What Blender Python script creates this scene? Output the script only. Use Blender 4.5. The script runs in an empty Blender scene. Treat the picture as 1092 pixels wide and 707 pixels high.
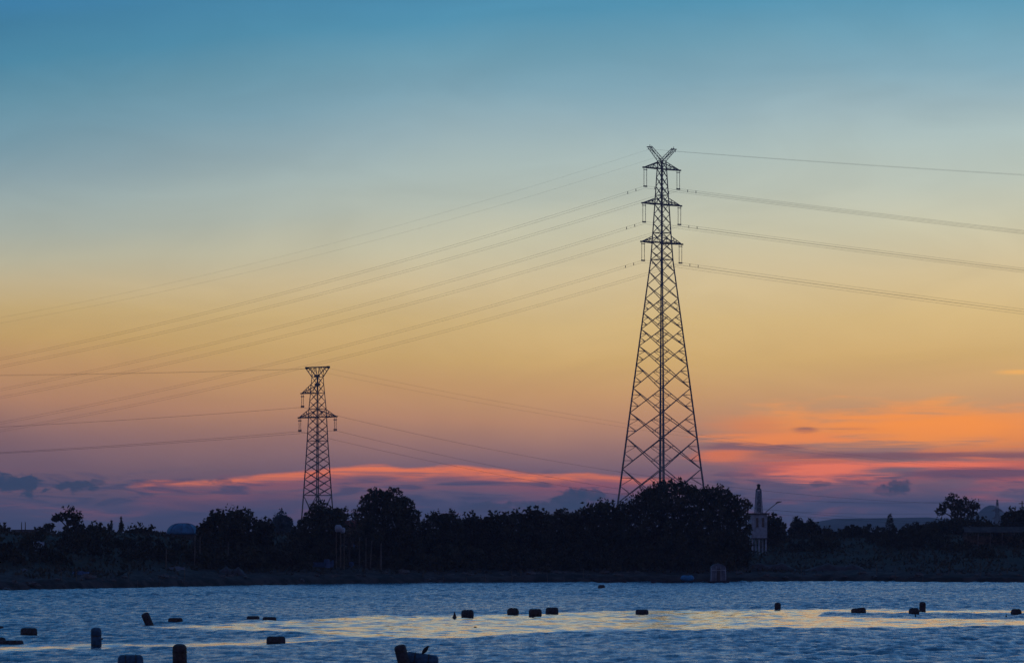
import bpy, math, random
import numpy as np
from mathutils import Vector, Matrix
random.seed(7); rng = np.random.default_rng(11)
scn = bpy.context.scene
COL = scn.collection
R = math.radians

# ---------------------------------------------------------------- camera
F, CX, HZ, CAMZ = 4900.0, 546.0, 586.0, 5.0        # focal length and horizon of the photograph, in its pixels
cam_d = bpy.data.cameras.new("camera"); cam = bpy.data.objects.new("camera", cam_d); COL.objects.link(cam)
cam.location = (0, 0, CAMZ); cam.rotation_euler = (R(90), 0, 0)
cam_d.sensor_width = 36; cam_d.lens = F/1092*36
cam_d.shift_y = (HZ-353.5)/1092
cam_d.clip_start = 1; cam_d.clip_end = 40000
scn.camera = cam

def at(px, row, Y):                                 # the place seen at that pixel, Y metres out
    return Vector(((px-CX)/F*Y, Y, CAMZ+(HZ-row)/F*Y))
def wat(px, row):                                   # same, on the water
    return at(px, row, F*CAMZ/(row-HZ))

# ---------------------------------------------------------------- exposure, renderer
scn.render.engine = 'CYCLES'
scn.view_settings.view_transform = 'Standard'
scn.view_settings.look = 'None'; scn.view_settings.gamma = 1; scn.view_settings.exposure = 0.0
scn.view_settings.use_curve_mapping = False
scn.cycles.use_denoising = True
scn.cycles.max_bounces = 5; scn.cycles.volume_bounces = 0
scn.cycles.diffuse_bounces = 2; scn.cycles.glossy_bounces = 3

# ---------------------------------------------------------------- world: dusk sky
SUN_AZ, SUN_EL = R(5.0), R(1.0)
world = bpy.data.worlds.new("World"); scn.world = world; world.use_nodes = True
nt = world.node_tree; nt.nodes.clear(); W = nt.nodes; WL = nt.links

def lin(c):
    return tuple(((v/255)/12.92 if v/255 <= .04045 else ((v/255+.055)/1.055)**2.4) for v in c) + (1,)

def hot(r, g_, b_, k):
    c = lin((r, g_, b_)); return (c[0]*k, c[1]*k, c[2]*k, 1)
class G:                                            # small node-graph helper
    def __init__(s, tree): s.t = tree
    def n(s, typ, **kw):
        nd = s.t.nodes.new(typ)
        for k, v in kw.items(): setattr(nd, k, v)
        return nd
    def put(s, sock, v):
        if v is None: return
        if isinstance(v, bpy.types.NodeSocket): s.t.links.new(v, sock)
        else: sock.default_value = v
    def m(s, op, a, b=None, c=None, clamp=False):
        nd = s.n('ShaderNodeMath', operation=op, use_clamp=clamp)
        for i, v in enumerate((a, b, c)): s.put(nd.inputs[i], v)
        return nd.outputs[0]
    def mr(s, v, a, b, c=0.0, d=1.0, kind='SMOOTHSTEP'):
        nd = s.n('ShaderNodeMapRange', interpolation_type=kind)
        for i, x in enumerate((v, a, b, c, d)): s.put(nd.inputs[i], x)
        return nd.outputs[0]
    def mix(s, f, a, b):
        nd = s.n('ShaderNodeMix', data_type='RGBA')
        s.put(nd.inputs[0], f); s.put(nd.inputs[6], a); s.put(nd.inputs[7], b)
        return nd.outputs[2]
    def vec(s, x, y, z=0.0):
        nd = s.n('ShaderNodeCombineXYZ')
        for i, v in enumerate((x, y, z)): s.put(nd.inputs[i], v)
        return nd.outputs[0]
    def noise(s, v, scale, detail=4, rough=.55, dist=0.0):
        nd = s.n('ShaderNodeTexNoise')
        s.put(nd.inputs['Vector'], v); nd.inputs['Scale'].default_value = scale
        nd.inputs['Detail'].default_value = detail; nd.inputs['Roughness'].default_value = rough
        nd.inputs['Distortion'].default_value = dist
        return nd.outputs[0]
    def ramp(s, f, stops, interp='LINEAR'):
        nd = s.n('ShaderNodeValToRGB'); cr = nd.color_ramp; cr.interpolation = interp
        while len(cr.elements) > 1: cr.elements.remove(cr.elements[0])
        cr.elements[0].position = stops[0][0]; cr.elements[0].color = stops[0][1]
        for p, c in stops[1:]:
            e = cr.elements.new(p); e.color = c
        s.put(nd.inputs[0], f); return nd.outputs[0]
    def curve(s, f, pts):
        nd = s.n('ShaderNodeFloatCurve'); c = nd.mapping.curves[0]
        c.points[0].location = pts[0]; c.points[1].location = pts[-1]
        for p in pts[1:-1]: c.points.new(*p)
        nd.mapping.update(); s.put(nd.inputs['Value'], f); return nd.outputs[0]

g = G(nt)
tc = g.n('ShaderNodeTexCoord')
sep = g.n('ShaderNodeSeparateXYZ'); WL.new(tc.outputs['Generated'], sep.inputs[0])
sx, sy, sz = sep.outputs
az = g.m('MULTIPLY', g.m('ARCTAN2', sx, sy), 1000.0)        # azimuth and elevation of the sky, in milliradians
el = g.m('MULTIPLY', g.m('ARCSINE', sz), 1000.0)
def A(px): return (px-CX)/4.9
def E(row): return (HZ-row)/4.9
# slow unevenness of the air
big = g.noise(g.vec(g.m('MULTIPLY', az, .012), g.m('MULTIPLY', el, .03)), 1.0, 3, .5)
bend = g.m('MULTIPLY', g.m('SUBTRACT', big, .5), 8.0)
el2 = g.m('ADD', el, bend)
side = g.m('ADD', g.mr(az, -111, -10, -10, 0, 'LINEAR'), g.mr(az, -10, 111, 0, 6.5, 'LINEAR'))
el2 = g.m('SUBTRACT', el2, g.m('MULTIPLY', side, g.mr(el, 45, 85)))
el2 = g.m('SUBTRACT', el2, g.m('MULTIPLY', g.mr(az, -111, -15, 5.5, 0, 'LINEAR'), g.m('MULTIPLY', g.mr(el, 14, 26), g.mr(el, 64, 40))))
tlow = g.mr(el2, 0, 130, 0, .7, 'LINEAR')
thigh = g.m('MULTIPLY', g.m('POWER', g.mr(el, 130, 1571, 0, 1, 'LINEAR'), .5), .3)
t = g.m('ADD', tlow, thigh)
SKY = [(586, (72, 86, 120)), (562, (78, 90, 124)), (540, (98, 97, 128)), (520, (139, 110, 126)), (500, (158, 122, 126)), (478, (188, 139, 122)), (450, (219, 160, 117)), (420, (229, 175, 114)), (385, (231, 189, 117)), (345, (232, 199, 134)), (300, (226, 206, 160)), (260, (214, 209, 178)), (220, (194, 202, 187)), (180, (181, 198, 193)), (140, (159, 185, 191)), (100, (134, 173, 188)), (60, (113, 164, 185)), (20, (87, 152, 182)), (-20, (76, 143, 179))]
stops = [((HZ-r)/4.9/130*.7, lin(c)) for r, c in SKY]
stops += [(.735, (.05, .27, .58, 1)), (.79, (.035, .25, .63, 1)), (.85, (.035, .16, .42, 1)), (1.0, (.03, .065, .15, 1))]
front = g.ramp(t, stops)
back = g.ramp(t, [(0, lin((118, 106, 130))), (.35, lin((132, 116, 142))), (.7, lin((112, 114, 148))), (.85, (.07, .09, .19, 1)), (1, (.03, .065, .15, 1))])
caz = g.m('DIVIDE', sy, g.m('ADD', g.m('SQRT', g.m('ADD', g.m('MULTIPLY', sx, sx), g.m('MULTIPLY', sy, sy))), 1e-4))
gl = g.m('MULTIPLY', g.mr(az, -111, 0, .84, 1, 'LINEAR'), g.mr(az, 0, 111, 1, 1.06, 'LINEAR'))
veil = g.noise(g.vec(g.m('MULTIPLY', az, .022), g.m('MULTIPLY', el, .07), 4.2), 1.0, 4, .55, .8)
gl = g.m('MULTIPLY', gl, g.mr(veil, .3, .7, .955, 1.045, 'LINEAR'))
vm = g.n('ShaderNodeVectorMath', operation='SCALE'); WL.new(front, vm.inputs[0]); WL.new(gl, vm.inputs['Scale']); front = vm.outputs[0]
fb = g.mr(caz, -.3, .75)
sky = g.mix(fb, back, front)

# --- clouds, as shapes in azimuth and elevation
cn = g.noise(g.vec(g.m('MULTIPLY', az, .045), g.m('MULTIPLY', el, .26)), 1.0, 5, .58, .4)
cf = g.noise(g.vec(g.m('MULTIPLY', az, .16), g.m('MULTIPLY', el, .42)), 1.0, 5, .6, .3)
cl = g.noise(g.vec(g.m('MULTIPLY', az, .02), g.m('ADD', g.m('MULTIPLY', el, .17), 3.7)), 1.0, 5, .6, .6)
cm = g.noise(g.vec(g.m('MULTIPLY', az, .34), g.m('MULTIPLY', el, .5)), 1.0, 6, .62, .5)
def curve_el(pts):                                  # an elevation that varies with azimuth
    f = g.mr(az, A(0), A(1200), 0, 1, 'LINEAR')
    c = g.curve(f, [(px/1200, E(r)/40) for px, r in pts])
    return g.m('MULTIPLY', c, 40.0)
front_only = g.mr(caz, .9, .97)
def paint(sky, mask, col, k=1.0):
    return g.mix(g.m('MULTIPLY', g.m('MULTIPLY', mask, front_only), k, clamp=True), sky, col)
# right: broad sunset-lit bank
wob = g.m('MULTIPLY', g.m('SUBTRACT', cn, .5), 14.0)
elw = g.m('ADD', el, wob)
rmask = g.m('MULTIPLY', g.mr(az, A(735), A(850)), g.m('MULTIPLY', g.mr(elw, E(533), E(505)), g.mr(elw, E(425), E(448))))
holes = g.mr(cl, .33, .52)
fib = g.noise(g.vec(g.m('MULTIPLY', az, .03), g.m('MULTIPLY', el, .7)), 1.0, 6, .65, .5)
rm = g.m('MULTIPLY', g.m('MULTIPLY', rmask, holes), g.mr(fib, .36, .56, .45, 1))
rc = g.ramp(g.mr(el, E(520), E(430), 0, 1, 'LINEAR'), [(0, lin((214, 112, 110))), (.28, lin((250, 128, 94))), (.5, hot(255, 150, 66, 1.2)), (1, hot(255, 164, 76, 1.25))])
sky = paint(sky, rm, rc, .95)
# mauve bars across it
def bar(cpx, row, w, h, amp=.55, soft=.6, nz=None):
    dx = g.m('DIVIDE', g.m('SUBTRACT', az, A(cpx)), w/4.9)
    dy = g.m('DIVIDE', g.m('SUBTRACT', el, E(row)), h/4.9)
    d = g.m('SQRT', g.m('ADD', g.m('MULTIPLY', dx, dx), g.m('MULTIPLY', dy, dy)))
    d = g.m('ADD', d, g.m('MULTIPLY', g.m('SUBTRACT', nz or cf, .5), amp*2))
    return g.mr(d, 1.0, 1.0-soft)
sky = paint(sky, bar(950, 486, 200, 5.5, 1.0, .6, fib), lin((150, 100, 104)), .8)
sky = paint(sky, bar(800, 476, 80, 6, .8, .6, fib), lin((152, 108, 112)), .85)
sky = paint(sky, bar(1045, 505, 110, 9, .8, .6, fib), lin((128, 92, 110)), .85)
sky = paint(sky, bar(858, 459, 20, 5, .35, .7), lin((112, 88, 104)), .8)
sky = paint(sky, bar(925, 458, 60, 5, .6, .9, cn), lin((190, 122, 92)), .6)
# bright cores
sky = paint(sky, bar(985, 458, 180, 27, .9, .75, fib), hot(255, 150, 50, 1.45), .9)
sky = paint(sky, bar(880, 503, 80, 12, 1.2, .6, fib), hot(254, 126, 80, 1.55), .95)
sky = paint(sky, bar(1020, 496, 95, 4, .9, .6, fib), hot(252, 124, 80, 1.5), .95)
sky = paint(sky, bar(850, 468, 110, 8, 1.3, .7, fib), hot(255, 146, 66, 1.35), .9)
sky = paint(sky, bar(1085, 398, 34, 4, .5, .9, cn), hot(255, 186, 92, 1.2), .8)
sky = paint(sky, bar(772, 487, 44, 9, 1.3, .9, fib), hot(252, 134, 74, 1.2), .9)
sky = paint(sky, bar(805, 455, 70, 15, .7, .95, cn), hot(250, 150, 84, 1.1), .7)
# left: one long lit streak with pink below it
top = curve_el([(0, 524), (120, 519), (165, 512), (215, 512), (290, 505), (350, 500), (400, 495.5), (440, 499), (480, 496), (530, 500), (575, 505), (620, 504.5), (700, 509), (760, 500), (1200, 500)])
top = g.m('ADD', top, g.m('MULTIPLY', g.m('SUBTRACT', cf, .5), 1.0))
down = g.m('SUBTRACT', top, el)
ends = g.m('MULTIPLY', g.mr(az, A(128), A(168)), g.mr(az, A(760), A(640)))
pink = g.m('MULTIPLY', g.m('MULTIPLY', g.mr(down, -.5, 1.2), g.mr(down, 8.5, .5)), ends)
pinkn = g.m('MULTIPLY', pink, g.mr(fib, .38, .58, .2, 1))
sky = paint(sky, pinkn, lin((196, 108, 108)), .65)
thick = g.m('MULTIPLY', g.mr(az, A(140), A(480), 1.5, 3.6), g.mr(az, A(500), A(690), 1, .6))
core = g.m('MULTIPLY', g.m('MULTIPLY', g.mr(down, -.35, .6), g.mr(g.m('DIVIDE', down, thick), 1.0, .25)), ends)
core = g.m('MULTIPLY', core, g.mr(fib, .34, .55, .35, 1))
sky = paint(sky, core, hot(255, 130, 66, 1.45), 1.0)
# pink glow below, around px 600
sky = paint(sky, bar(630, 520, 90, 12, .6, .95, cn), lin((190, 104, 112)), .6)
# broken wisps along the horizon
cw = g.noise(g.vec(g.m('MULTIPLY', az, .05), g.m('MULTIPLY', el, .42), 9.1), 1.0, 6, .6, .7)
lowband = g.m('MULTIPLY', g.mr(el, E(568), E(545)), g.mr(el, E(494), E(516)))
sky = paint(sky, g.m('MULTIPLY', g.mr(cw, .5, .68), lowband), lin((158, 104, 118)), .6)
sky = paint(sky, g.m('MULTIPLY', g.mr(cw, .49, .34), lowband), lin((68, 82, 114)), .7)
# low blue bank and grey-blue cumulus
sky = paint(sky, g.m('MULTIPLY', g.mr(elw, E(520), E(545)), g.mr(az, A(60), A(240))), lin((74, 80, 114)), .45)
for (px, row, w, h, k) in ((22, 517, 34, 12, .95), (2, 514, 24, 10, .8), (82, 519, 28, 7, .9), (104, 515, 12, 4, .6), (612, 533, 24, 13, .85), (626, 528, 20, 9, .8), (590, 541, 34, 9, .7),
                            (957, 518, 15, 8, .75), (948, 523, 22, 7, .5), (873, 516, 12, 4, .5), (520, 541, 34, 7, .55), (560, 538, 20, 5, .5),
                            (236, 513, 18, 4, .45)):
    sky = paint(sky, bar(px, row, w, h, 1.25, .4, cm), lin((60, 78, 104)), k)

nish = g.n('ShaderNodeTexSky', sky_type='NISHITA'); nish.sun_disc = False
nish.sun_elevation = SUN_EL; nish.sun_rotation = SUN_AZ; nish.altitude = 10; nish.dust_density = 1.5
bgd = g.n('ShaderNodeBackground'); WL.new(sky, bgd.inputs[0]); bgd.inputs[1].default_value = 1.0
bgn = g.n('ShaderNodeBackground'); WL.new(nish.outputs[0], bgn.inputs[0]); bgn.inputs[1].default_value = .05
ms = g.n('ShaderNodeMixShader'); WL.new(g.mr(el, 350, 1300, 0, .6), ms.inputs[0])
WL.new(bgd.outputs[0], ms.inputs[1]); WL.new(bgn.outputs[0], ms.inputs[2])
wo = g.n('ShaderNodeOutputWorld'); WL.new(ms.outputs[0], wo.inputs[0])
world.cycles.sampling_method = 'MANUAL'; world.cycles.sample_map_resolution = 2048

# afterglow of the sun that has just set
sd = bpy.data.lights.new("sun", 'SUN'); sd.energy = .02; sd.angle = R(30); sd.color = (1, .62, .38)
sun = bpy.data.objects.new("sun", sd); COL.objects.link(sun)
d = Vector((math.sin(SUN_AZ)*math.cos(SUN_EL), math.cos(SUN_AZ)*math.cos(SUN_EL), math.sin(SUN_EL)))
sun.rotation_euler = (-d).to_track_quat('-Z', 'Y').to_euler()

# ---------------------------------------------------------------- materials
def mat(name, col, rough=.8, metal=0.0, var=.35, scale=3.0, spec=.3, bump=0.0):
    m = bpy.data.materials.new(name); m.use_nodes = True; q = G(m.node_tree)
    b = m.node_tree.nodes['Principled BSDF']
    c = q.n('ShaderNodeTexCoord')
    nz = q.noise(c.outputs['Object'], scale, 5, .6)
    lo = tuple(v*(1-var) for v in col)+(1,); hi = tuple(min(1, v*(1+var)) for v in col)+(1,)
    q.put(b.inputs['Base Color'], q.mix(q.mr(nz, .3, .7), lo, hi))
    b.inputs['Roughness'].default_value = rough; b.inputs['Metallic'].default_value = metal
    b.inputs['Specular IOR Level'].default_value = spec
    if bump:
        bp = q.n('ShaderNodeBump'); bp.inputs['Strength'].default_value = bump
        q.put(bp.inputs['Height'], nz); m.node_tree.links.new(bp.outputs[0], b.inputs['Normal'])
    return m
M = dict(
    steel=mat('weathered steel', (.16, .16, .17), .6, .0, .25, .4),
    wire=mat('dark conductor', (.06, .06, .065), .6, 0, .1, .1),
    insul=mat('glazed insulator', (.10, .08, .08), .4, 0, .2, 2),
    leaf_a=mat('dark foliage', (.05, .048, .03), .75, 0, .5, .35, .1),
    leaf_b=mat('green foliage', (.05, .046, .032), .75, 0, .5, .35, .1),
    leaf_c=mat('olive foliage', (.062, .055, .034), .75, 0, .5, .35, .1),
    leaf_blue=mat('bluish foliage', (.05, .09, .12), .75, 0, .4, .35, .1),
    bark=mat('bark', (.06, .048, .04), .9, 0, .4, 2),
    pale_bark=mat('pale bark', (.12, .10, .095), .9, 0, .4, 2),
    wood=mat('weathered wood', (.13, .10, .08), .9, 0, .4, 2),
    foam=mat('dark foam drum', (.05, .048, .06), .7, 0, .5, 6, .3, .2),
    rust=mat('rust brown drum', (.06, .045, .048), .7, 0, .5, 6, .3, .2),
    blue=mat('faded blue drum', (.03, .10, .19), .6, 0, .4, 5, .3, .2),
    rope=mat('wet rope', (.08, .07, .055), .9, 0, .3, 20),
    tarp=mat('blue tarpaulin', (.03, .22, .48), .5, 0, .3, 1.5),
    dome=mat('deep blue tarpaulin', (.05, .18, .36), .5, 0, .35, 1.2),
    white=mat('weathered white paint', (.30, .35, .46), .7, 0, .3, 1.5),
    grey=mat('grey sheet metal', (.11, .135, .19), .6, 0, .35, 1.5),
    roof=mat('dark roof', (.06, .055, .06), .8, 0, .4, 1),
    red=mat('dull red roof', (.16, .045, .04), .8, 0, .4, 1),
    glass=mat('dark window glass', (.02, .025, .03), .15, 0, .2, 1, .5),
    hull=mat('dark hull', (.045, .04, .055), .7, 0, .4, 2),
    bluepaint=mat('blue boat paint', (.05, .10, .24), .6, 0, .35, 2),
    rockm=mat('wet dark rock', (.085, .075, .08), .7, 0, .4, 2, .4, .3),
    feather=mat('dark feathers', (.03, .028, .03), .8, 0, .3, 20),
    hill=mat('wooded hill', (.05, .065, .05), .95, 0, .4, .01),
)
# ground
mg = bpy.data.materials.new('muddy bank'); mg.use_nodes = True; q = G(mg.node_tree); b = mg.node_tree.nodes['Principled BSDF']
c = q.n('ShaderNodeTexCoord')
n1 = q.noise(c.outputs['Object'], .35, 6, .65); n2 = q.noise(c.outputs['Object'], .05, 4, .6)
soil = q.mix(q.mr(n1, .38, .66), (.014, .012, .013, 1), (.07, .058, .06, 1))
grass = q.mix(q.mr(n1, .35, .65), (.024, .023, .016, 1), (.046, .041, .026, 1))
sp = q.n('ShaderNodeSeparateXYZ'); mg.node_tree.links.new(c.outputs['Object'], sp.inputs[0])
hgt = q.m('ADD', sp.outputs[2], q.m('MULTIPLY', q.m('SUBTRACT', n2, .5), 3.0))
q.put(b.inputs['Base Color'], q.mix(q.mr(hgt, 1.4, 3.2), soil, grass)); b.inputs['Roughness'].default_value = .95
b.inputs['Specular IOR Level'].default_value = .15
# water
mw = bpy.data.materials.new('estuary water'); mw.use_nodes = True; q = G(mw.node_tree); b = mw.node_tree.nodes['Principled BSDF']
b.inputs['Base Color'].default_value = (.003, .045, .125, 1); b.inputs['IOR'].default_value = 1.33
at_ = q.n('ShaderNodeAttribute', attribute_name='calm')
calm = at_.outputs['Fac']
b.inputs['Specular IOR Level'].default_value = .5
c = q.n('ShaderNodeTexCoord'); mp = q.n('ShaderNodeMapping'); mp.inputs['Scale'].default_value = (1.0, .55, 1)
mw.node_tree.links.new(c.outputs['Object'], mp.inputs[0])
rip = q.noise(mp.outputs[0], 1.9, 4, .6)
pm = q.n('ShaderNodeMapping'); pm.inputs['Scale'].default_value = (1.7, .26, 1)
mw.node_tree.links.new(c.outputs['Object'], pm.inputs[0])
patch = q.mr(q.noise(pm.outputs[0], 1.0, 4, .7, .3), .36, .64)
q.put(b.inputs['Roughness'], q.m('MULTIPLY', q.mr(calm, 0, 1, .26, .07, 'LINEAR'), q.m('ADD', .72, q.m('MULTIPLY', patch, .6))))
bp = q.n('ShaderNodeBump'); bp.inputs['Distance'].default_value = .12
q.put(bp.inputs['Strength'], q.m('MULTIPLY', q.mr(calm, 0, 1, .95, .17, 'LINEAR'), q.m('ADD', .55, q.m('MULTIPLY', patch, .75))))
q.put(bp.inputs['Height'], rip); mw.node_tree.links.new(bp.outputs[0], b.inputs['Normal'])

# ---------------------------------------------------------------- builders
def tag(o, label=None, cat=None, group=None, kind=None):
    if label: o['label'] = label
    if cat: o['category'] = cat
    if group: o['group'] = group
    if kind: o['kind'] = kind
    return o
def empty(name, loc, rz=0, label=None, cat=None, group=None):
    o = bpy.data.objects.new(name, None); COL.objects.link(o)
    o.location = loc; o.rotation_euler = (0, 0, rz); o.empty_display_size = .5
    return tag(o, label, cat, group)
def np_mesh(name, V, Fc, mat_, parent=None, smooth=False, loc=None):
    V = np.asarray(V, dtype=np.float32).reshape(-1, 3)
    me = bpy.data.meshes.new(name)
    if isinstance(Fc, np.ndarray):
        n, k = Fc.shape
        me.vertices.add(len(V)); me.vertices.foreach_set('co', V.ravel())
        me.loops.add(n*k); me.loops.foreach_set('vertex_index', Fc.astype(np.int32).ravel())
        me.polygons.add(n); me.polygons.foreach_set('loop_start', np.arange(0, n*k, k, dtype=np.int32))
        me.polygons.foreach_set('loop_total', np.full(n, k, dtype=np.int32))
        me.update(calc_edges=True); me.validate()
    else:
        me.from_pydata([tuple(v) for v in V.tolist()], [], Fc); me.update()
    if smooth:
        me.polygons.foreach_set('use_smooth', [True]*len(me.polygons))
    me.materials.append(mat_)
    o = bpy.data.objects.new(name, me); COL.objects.link(o)
    if parent: o.parent = parent
    if loc is not None: o.location = loc
    return o
class MB:
    def __init__(s): s.v = []; s.f = []
    def tube(s, a, b_, r0, r1=None, n=6, caps=True):
        return s.path([a, b_], [r0, r1 if r1 is not None else r0], n, caps)
    def path(s, pts, rad, n=6, caps=True):
        pts = [Vector(p) for p in pts]; base = len(s.v)
        for i, p in enumerate(pts):
            dv = (pts[min(i+1, len(pts)-1)]-pts[max(i-1, 0)])
            dv = dv.normalized() if dv.length > 1e-9 else Vector((0, 0, 1))
            up = Vector((0, 0, 1)) if abs(dv.z) < .95 else Vector((0, 1, 0))
            u = dv.cross(up).normalized(); w = u.cross(dv)
            r = rad[i] if isinstance(rad, (list, tuple)) else rad
            for k in range(n):
                t_ = 2*math.pi*(k+.5)/n
                s.v.append(p+u*(r*math.cos(t_))+w*(r*math.sin(t_)))
        for i in range(len(pts)-1):
            for k in range(n):
                k2 = (k+1) % n
                s.f.append((base+i*n+k, base+i*n+k2, base+(i+1)*n+k2, base+(i+1)*n+k))
        if caps:
            s.f.append(tuple(base+k for k in range(n))[::-1]); e = base+(len(pts)-1)*n
            s.f.append(tuple(e+k for k in range(n)))
        return s
    def box(s, c_, sz, rot=None):
        c_ = Vector(c_); base = len(s.v)
        for dx in (-.5, .5):
            for dy in (-.5, .5):
                for dz in (-.5, .5):
                    v = Vector((dx*sz[0], dy*sz[1], dz*sz[2]))
                    if rot: v = rot @ v
                    s.v.append(c_+v)
        for f in ((0, 1, 3, 2), (4, 6, 7, 5), (0, 4, 5, 1), (2, 3, 7, 6), (0, 2, 6, 4), (1, 5, 7, 3)):
            s.f.append(tuple(base+i for i in f))
        return s
    def lathe(s, prof, n=20, mtx=None):             # profile of (radius, z)
        base = len(s.v); rows = []
        for r_, z_ in prof:
            row = []
            for k in range(n):
                t_ = 2*math.pi*k/n; v = Vector((r_*math.cos(t_), r_*math.sin(t_), z_))
                if mtx is not None: v = mtx @ v
                row.append(len(s.v)); s.v.append(v)
            rows.append(row)
        for a, b_ in zip(rows, rows[1:]):
            for k in range(n): s.f.append((a[k], a[(k+1) % n], b_[(k+1) % n], b_[k]))
        s.f.append(tuple(rows[0][::-1])); s.f.append(tuple(rows[-1]))
        return s
    def loft(s, rings, cap=True):
        base = len(s.v); n = len(rings[0])
        for r_ in rings: s.v += [Vector(p) for p in r_]
        for i in range(len(rings)-1):
            for k in range(n):
                k2 = (k+1) % n
                s.f.append((base+i*n+k, base+i*n+k2, base+(i+1)*n+k2, base+(i+1)*n+k))
        if cap:
            s.f.append(tuple(base+k for k in range(n))[::-1]); e = base+(len(rings)-1)*n
            s.f.append(tuple(e+k for k in range(n)))
        return s
    def build(s, name, mat_, parent=None, smooth=False, loc=None):
        return np_mesh(name, [tuple(v) for v in s.v], s.f, mat_, parent, smooth, loc)

# ---------------------------------------------------------------- terrain
SHX = [-2400, -300, -120, -62.6, -39.7, -12.2, 19.6, 49, 78, 200, 500, 2400]
SHY = [430, 480, 505, 562, 636, 694, 716, 720, 700, 670, 640, 600]
def shore(x): return np.interp(x, SHX, SHY)
def vnoise(x, y):                                   # smooth pseudo-noise, -1..1
    return (np.sin(x*1.0+1.3*np.sin(y*.7))+np.sin(y*1.13+1.7*np.sin(x*.61+2))+np.sin(x*.43-y*.57+1)) / 3
ZS = [-30, -2, 0, 1.2, 4, 15, 40, 70, 120, 160, 220, 320, 450, 1000, 9000]
ZZ = [-2.6, -.4, 0, .6, 1.0, 1.5, 2.3, 4.4, 7.0, 7.6, 7.2, 4, 3, 2.5, 2.5]
def ground(x, y):
    x = np.asarray(x, float); y = np.asarray(y, float)
    s = y-shore(x)+1.5*vnoise(x*.22, y*.02)+.6*vnoise(x*.9, 3.1)
    z = np.interp(s, ZS, ZZ)
    return z+np.clip((s+1)/3, 0, 1)*np.clip((60-s)/30, 0, 1)*(.28*np.abs(vnoise(x*1.1, y*.9))+.22*vnoise(x*2.3, y*1.7+2))+np.clip(s/15, 0, 1)*np.clip((900-s)/500, 0, 1)*(.35*vnoise(x*.11, y*.09)+.2*vnoise(x*.37, y*.31))
def gz(x, y): return float(ground(x, y))
xs = np.concatenate([np.linspace(-2400, -220, 24), np.arange(-200, 221, 1.25), np.linspace(240, 2400, 24)])
ss = np.concatenate([[-30, -10, -4, -2, -1, -.4, 0, .4, .8, 1.2, 2, 3, 4, 5], np.arange(6.5, 60, 2), np.arange(60, 340, 5), np.linspace(350, 1000, 16), np.linspace(1200, 8700, 12)])
X, S = np.meshgrid(xs, ss); Y = np.minimum(shore(X)+S, 9000.0)
Z = ground(X, Y)
nr, nc = X.shape
I = np.arange(nr*nc).reshape(nr, nc)
Q = np.stack([I[:-1, :-1], I[:-1, 1:], I[1:, 1:], I[1:, :-1]], -1).reshape(-1, 4)
tag(np_mesh('ground', np.stack([X, Y, Z], -1), Q, mg, smooth=True), 'dark muddy shore and grassy levee across the water', 'ground', kind='structure')

# far hills
def hill_row(px):
    return np.interp(px, [700, 760, 820, 850, 870, 890, 930, 990, 1012, 1040, 1048, 1056, 1062, 1072, 1100, 1200, 1400], [590, 588, 576, 563, 556, 552.5, 552, 551, 553, 550, 541, 538, 538.5, 547, 552, 556, 590])
hp = np.linspace(700, 1400, 141); V = []
prof = [(-700, 0), (-450, .35), (-220, .75), (0, 1), (260, .7), (520, .3), (800, 0)]
for dy, k in prof:
    for px in hp:
        Y0 = 6500; p = at(px, float(hill_row(px)), Y0); jit = 1+.05*math.sin(px*.9+dy*.01)
        V.append((p.x*(1+dy/9000), Y0+dy, max(0, p.z-2)*k*(jit if k < 1 else 1)+1.5))
I = np.arange(len(prof)*141).reshape(len(prof), 141)
Q = np.stack([I[:-1, :-1], I[:-1, 1:], I[1:, 1:], I[1:, :-1]], -1).reshape(-1, 4)
tag(np_mesh('hills', V, Q, M['hill'], smooth=True), 'distant blue hills low on the right horizon', 'hills', kind='structure')

# ---------------------------------------------------------------- water with real waves
def calm_mask(px, row, x, y):
    n = vnoise(px*.03, row*.9)*.8+vnoise(px*.11+5, row*1.7)*.5
    n2 = vnoise(px*.02+9, row*.5+4)
    def band(pts, soft=1.7):
        P_ = [p[0] for p in pts]; up = np.interp(px, P_, [p[1] for p in pts]); lo = np.interp(px, P_, [p[2] for p in pts])
        r_ = row+n
        m = np.clip((r_-up)/soft, 0, 1)*np.clip((lo-r_)/soft, 0, 1)
        return m*(px > P_[0]-1)*(px < P_[-1]+1)
    main = band([(150, 667, 669), (185, 666.3, 670.5), (220, 665, 672), (270, 662.5, 673), (310, 660, 674), (350, 658, 677), (385, 656, 681), (410, 655.5, 683), (500, 655, 680.5), (600, 652, 675), (720, 649.5, 672.5), (860, 648.5, 671), (880, 648.5, 653.5), (1000, 649.5, 654), (1150, 651.5, 655.5)])
    low = band([(-60, 689, 699), (0, 688.5, 697), (97, 686, 692), (200, 684.5, 691), (280, 681, 689), (345, 677, 684.5), (400, 672, 683), (430, 668, 682)])
    rl = band([(850, 656, 671), (960, 658, 670), (1092, 660, 667.5), (1150, 661, 667)])
    st = band([(150, 667.5, 669), (185, 666.5, 669.5), (230, 667, 669)], .8)*.8
    m = np.maximum.reduce([main, low*np.clip(.9+.4*n2, .5, 1), rl, st])
    breaks = np.clip(.5+.9*(vnoise(px*.05+2, row*1.3+7)+.5*vnoise(px*.17, row*2.6)+.35), .25, 1)
    return m*np.clip(breaks+np.interp(px, [150, 420], [.25, .5]), 0, 1)
ys = np.concatenate([[-300, 0, 60, 110, 140], np.arange(150, 330, .42), np.arange(330, 725, .6), [728, 735, 745, 760]])
ncol = 330
u = np.concatenate([[-1, -1], np.linspace(-1, 1, ncol), [1, 1]])
half = np.maximum(.125*ys+5, 12)
Xw = half[:, None]*u[None, :]
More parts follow.
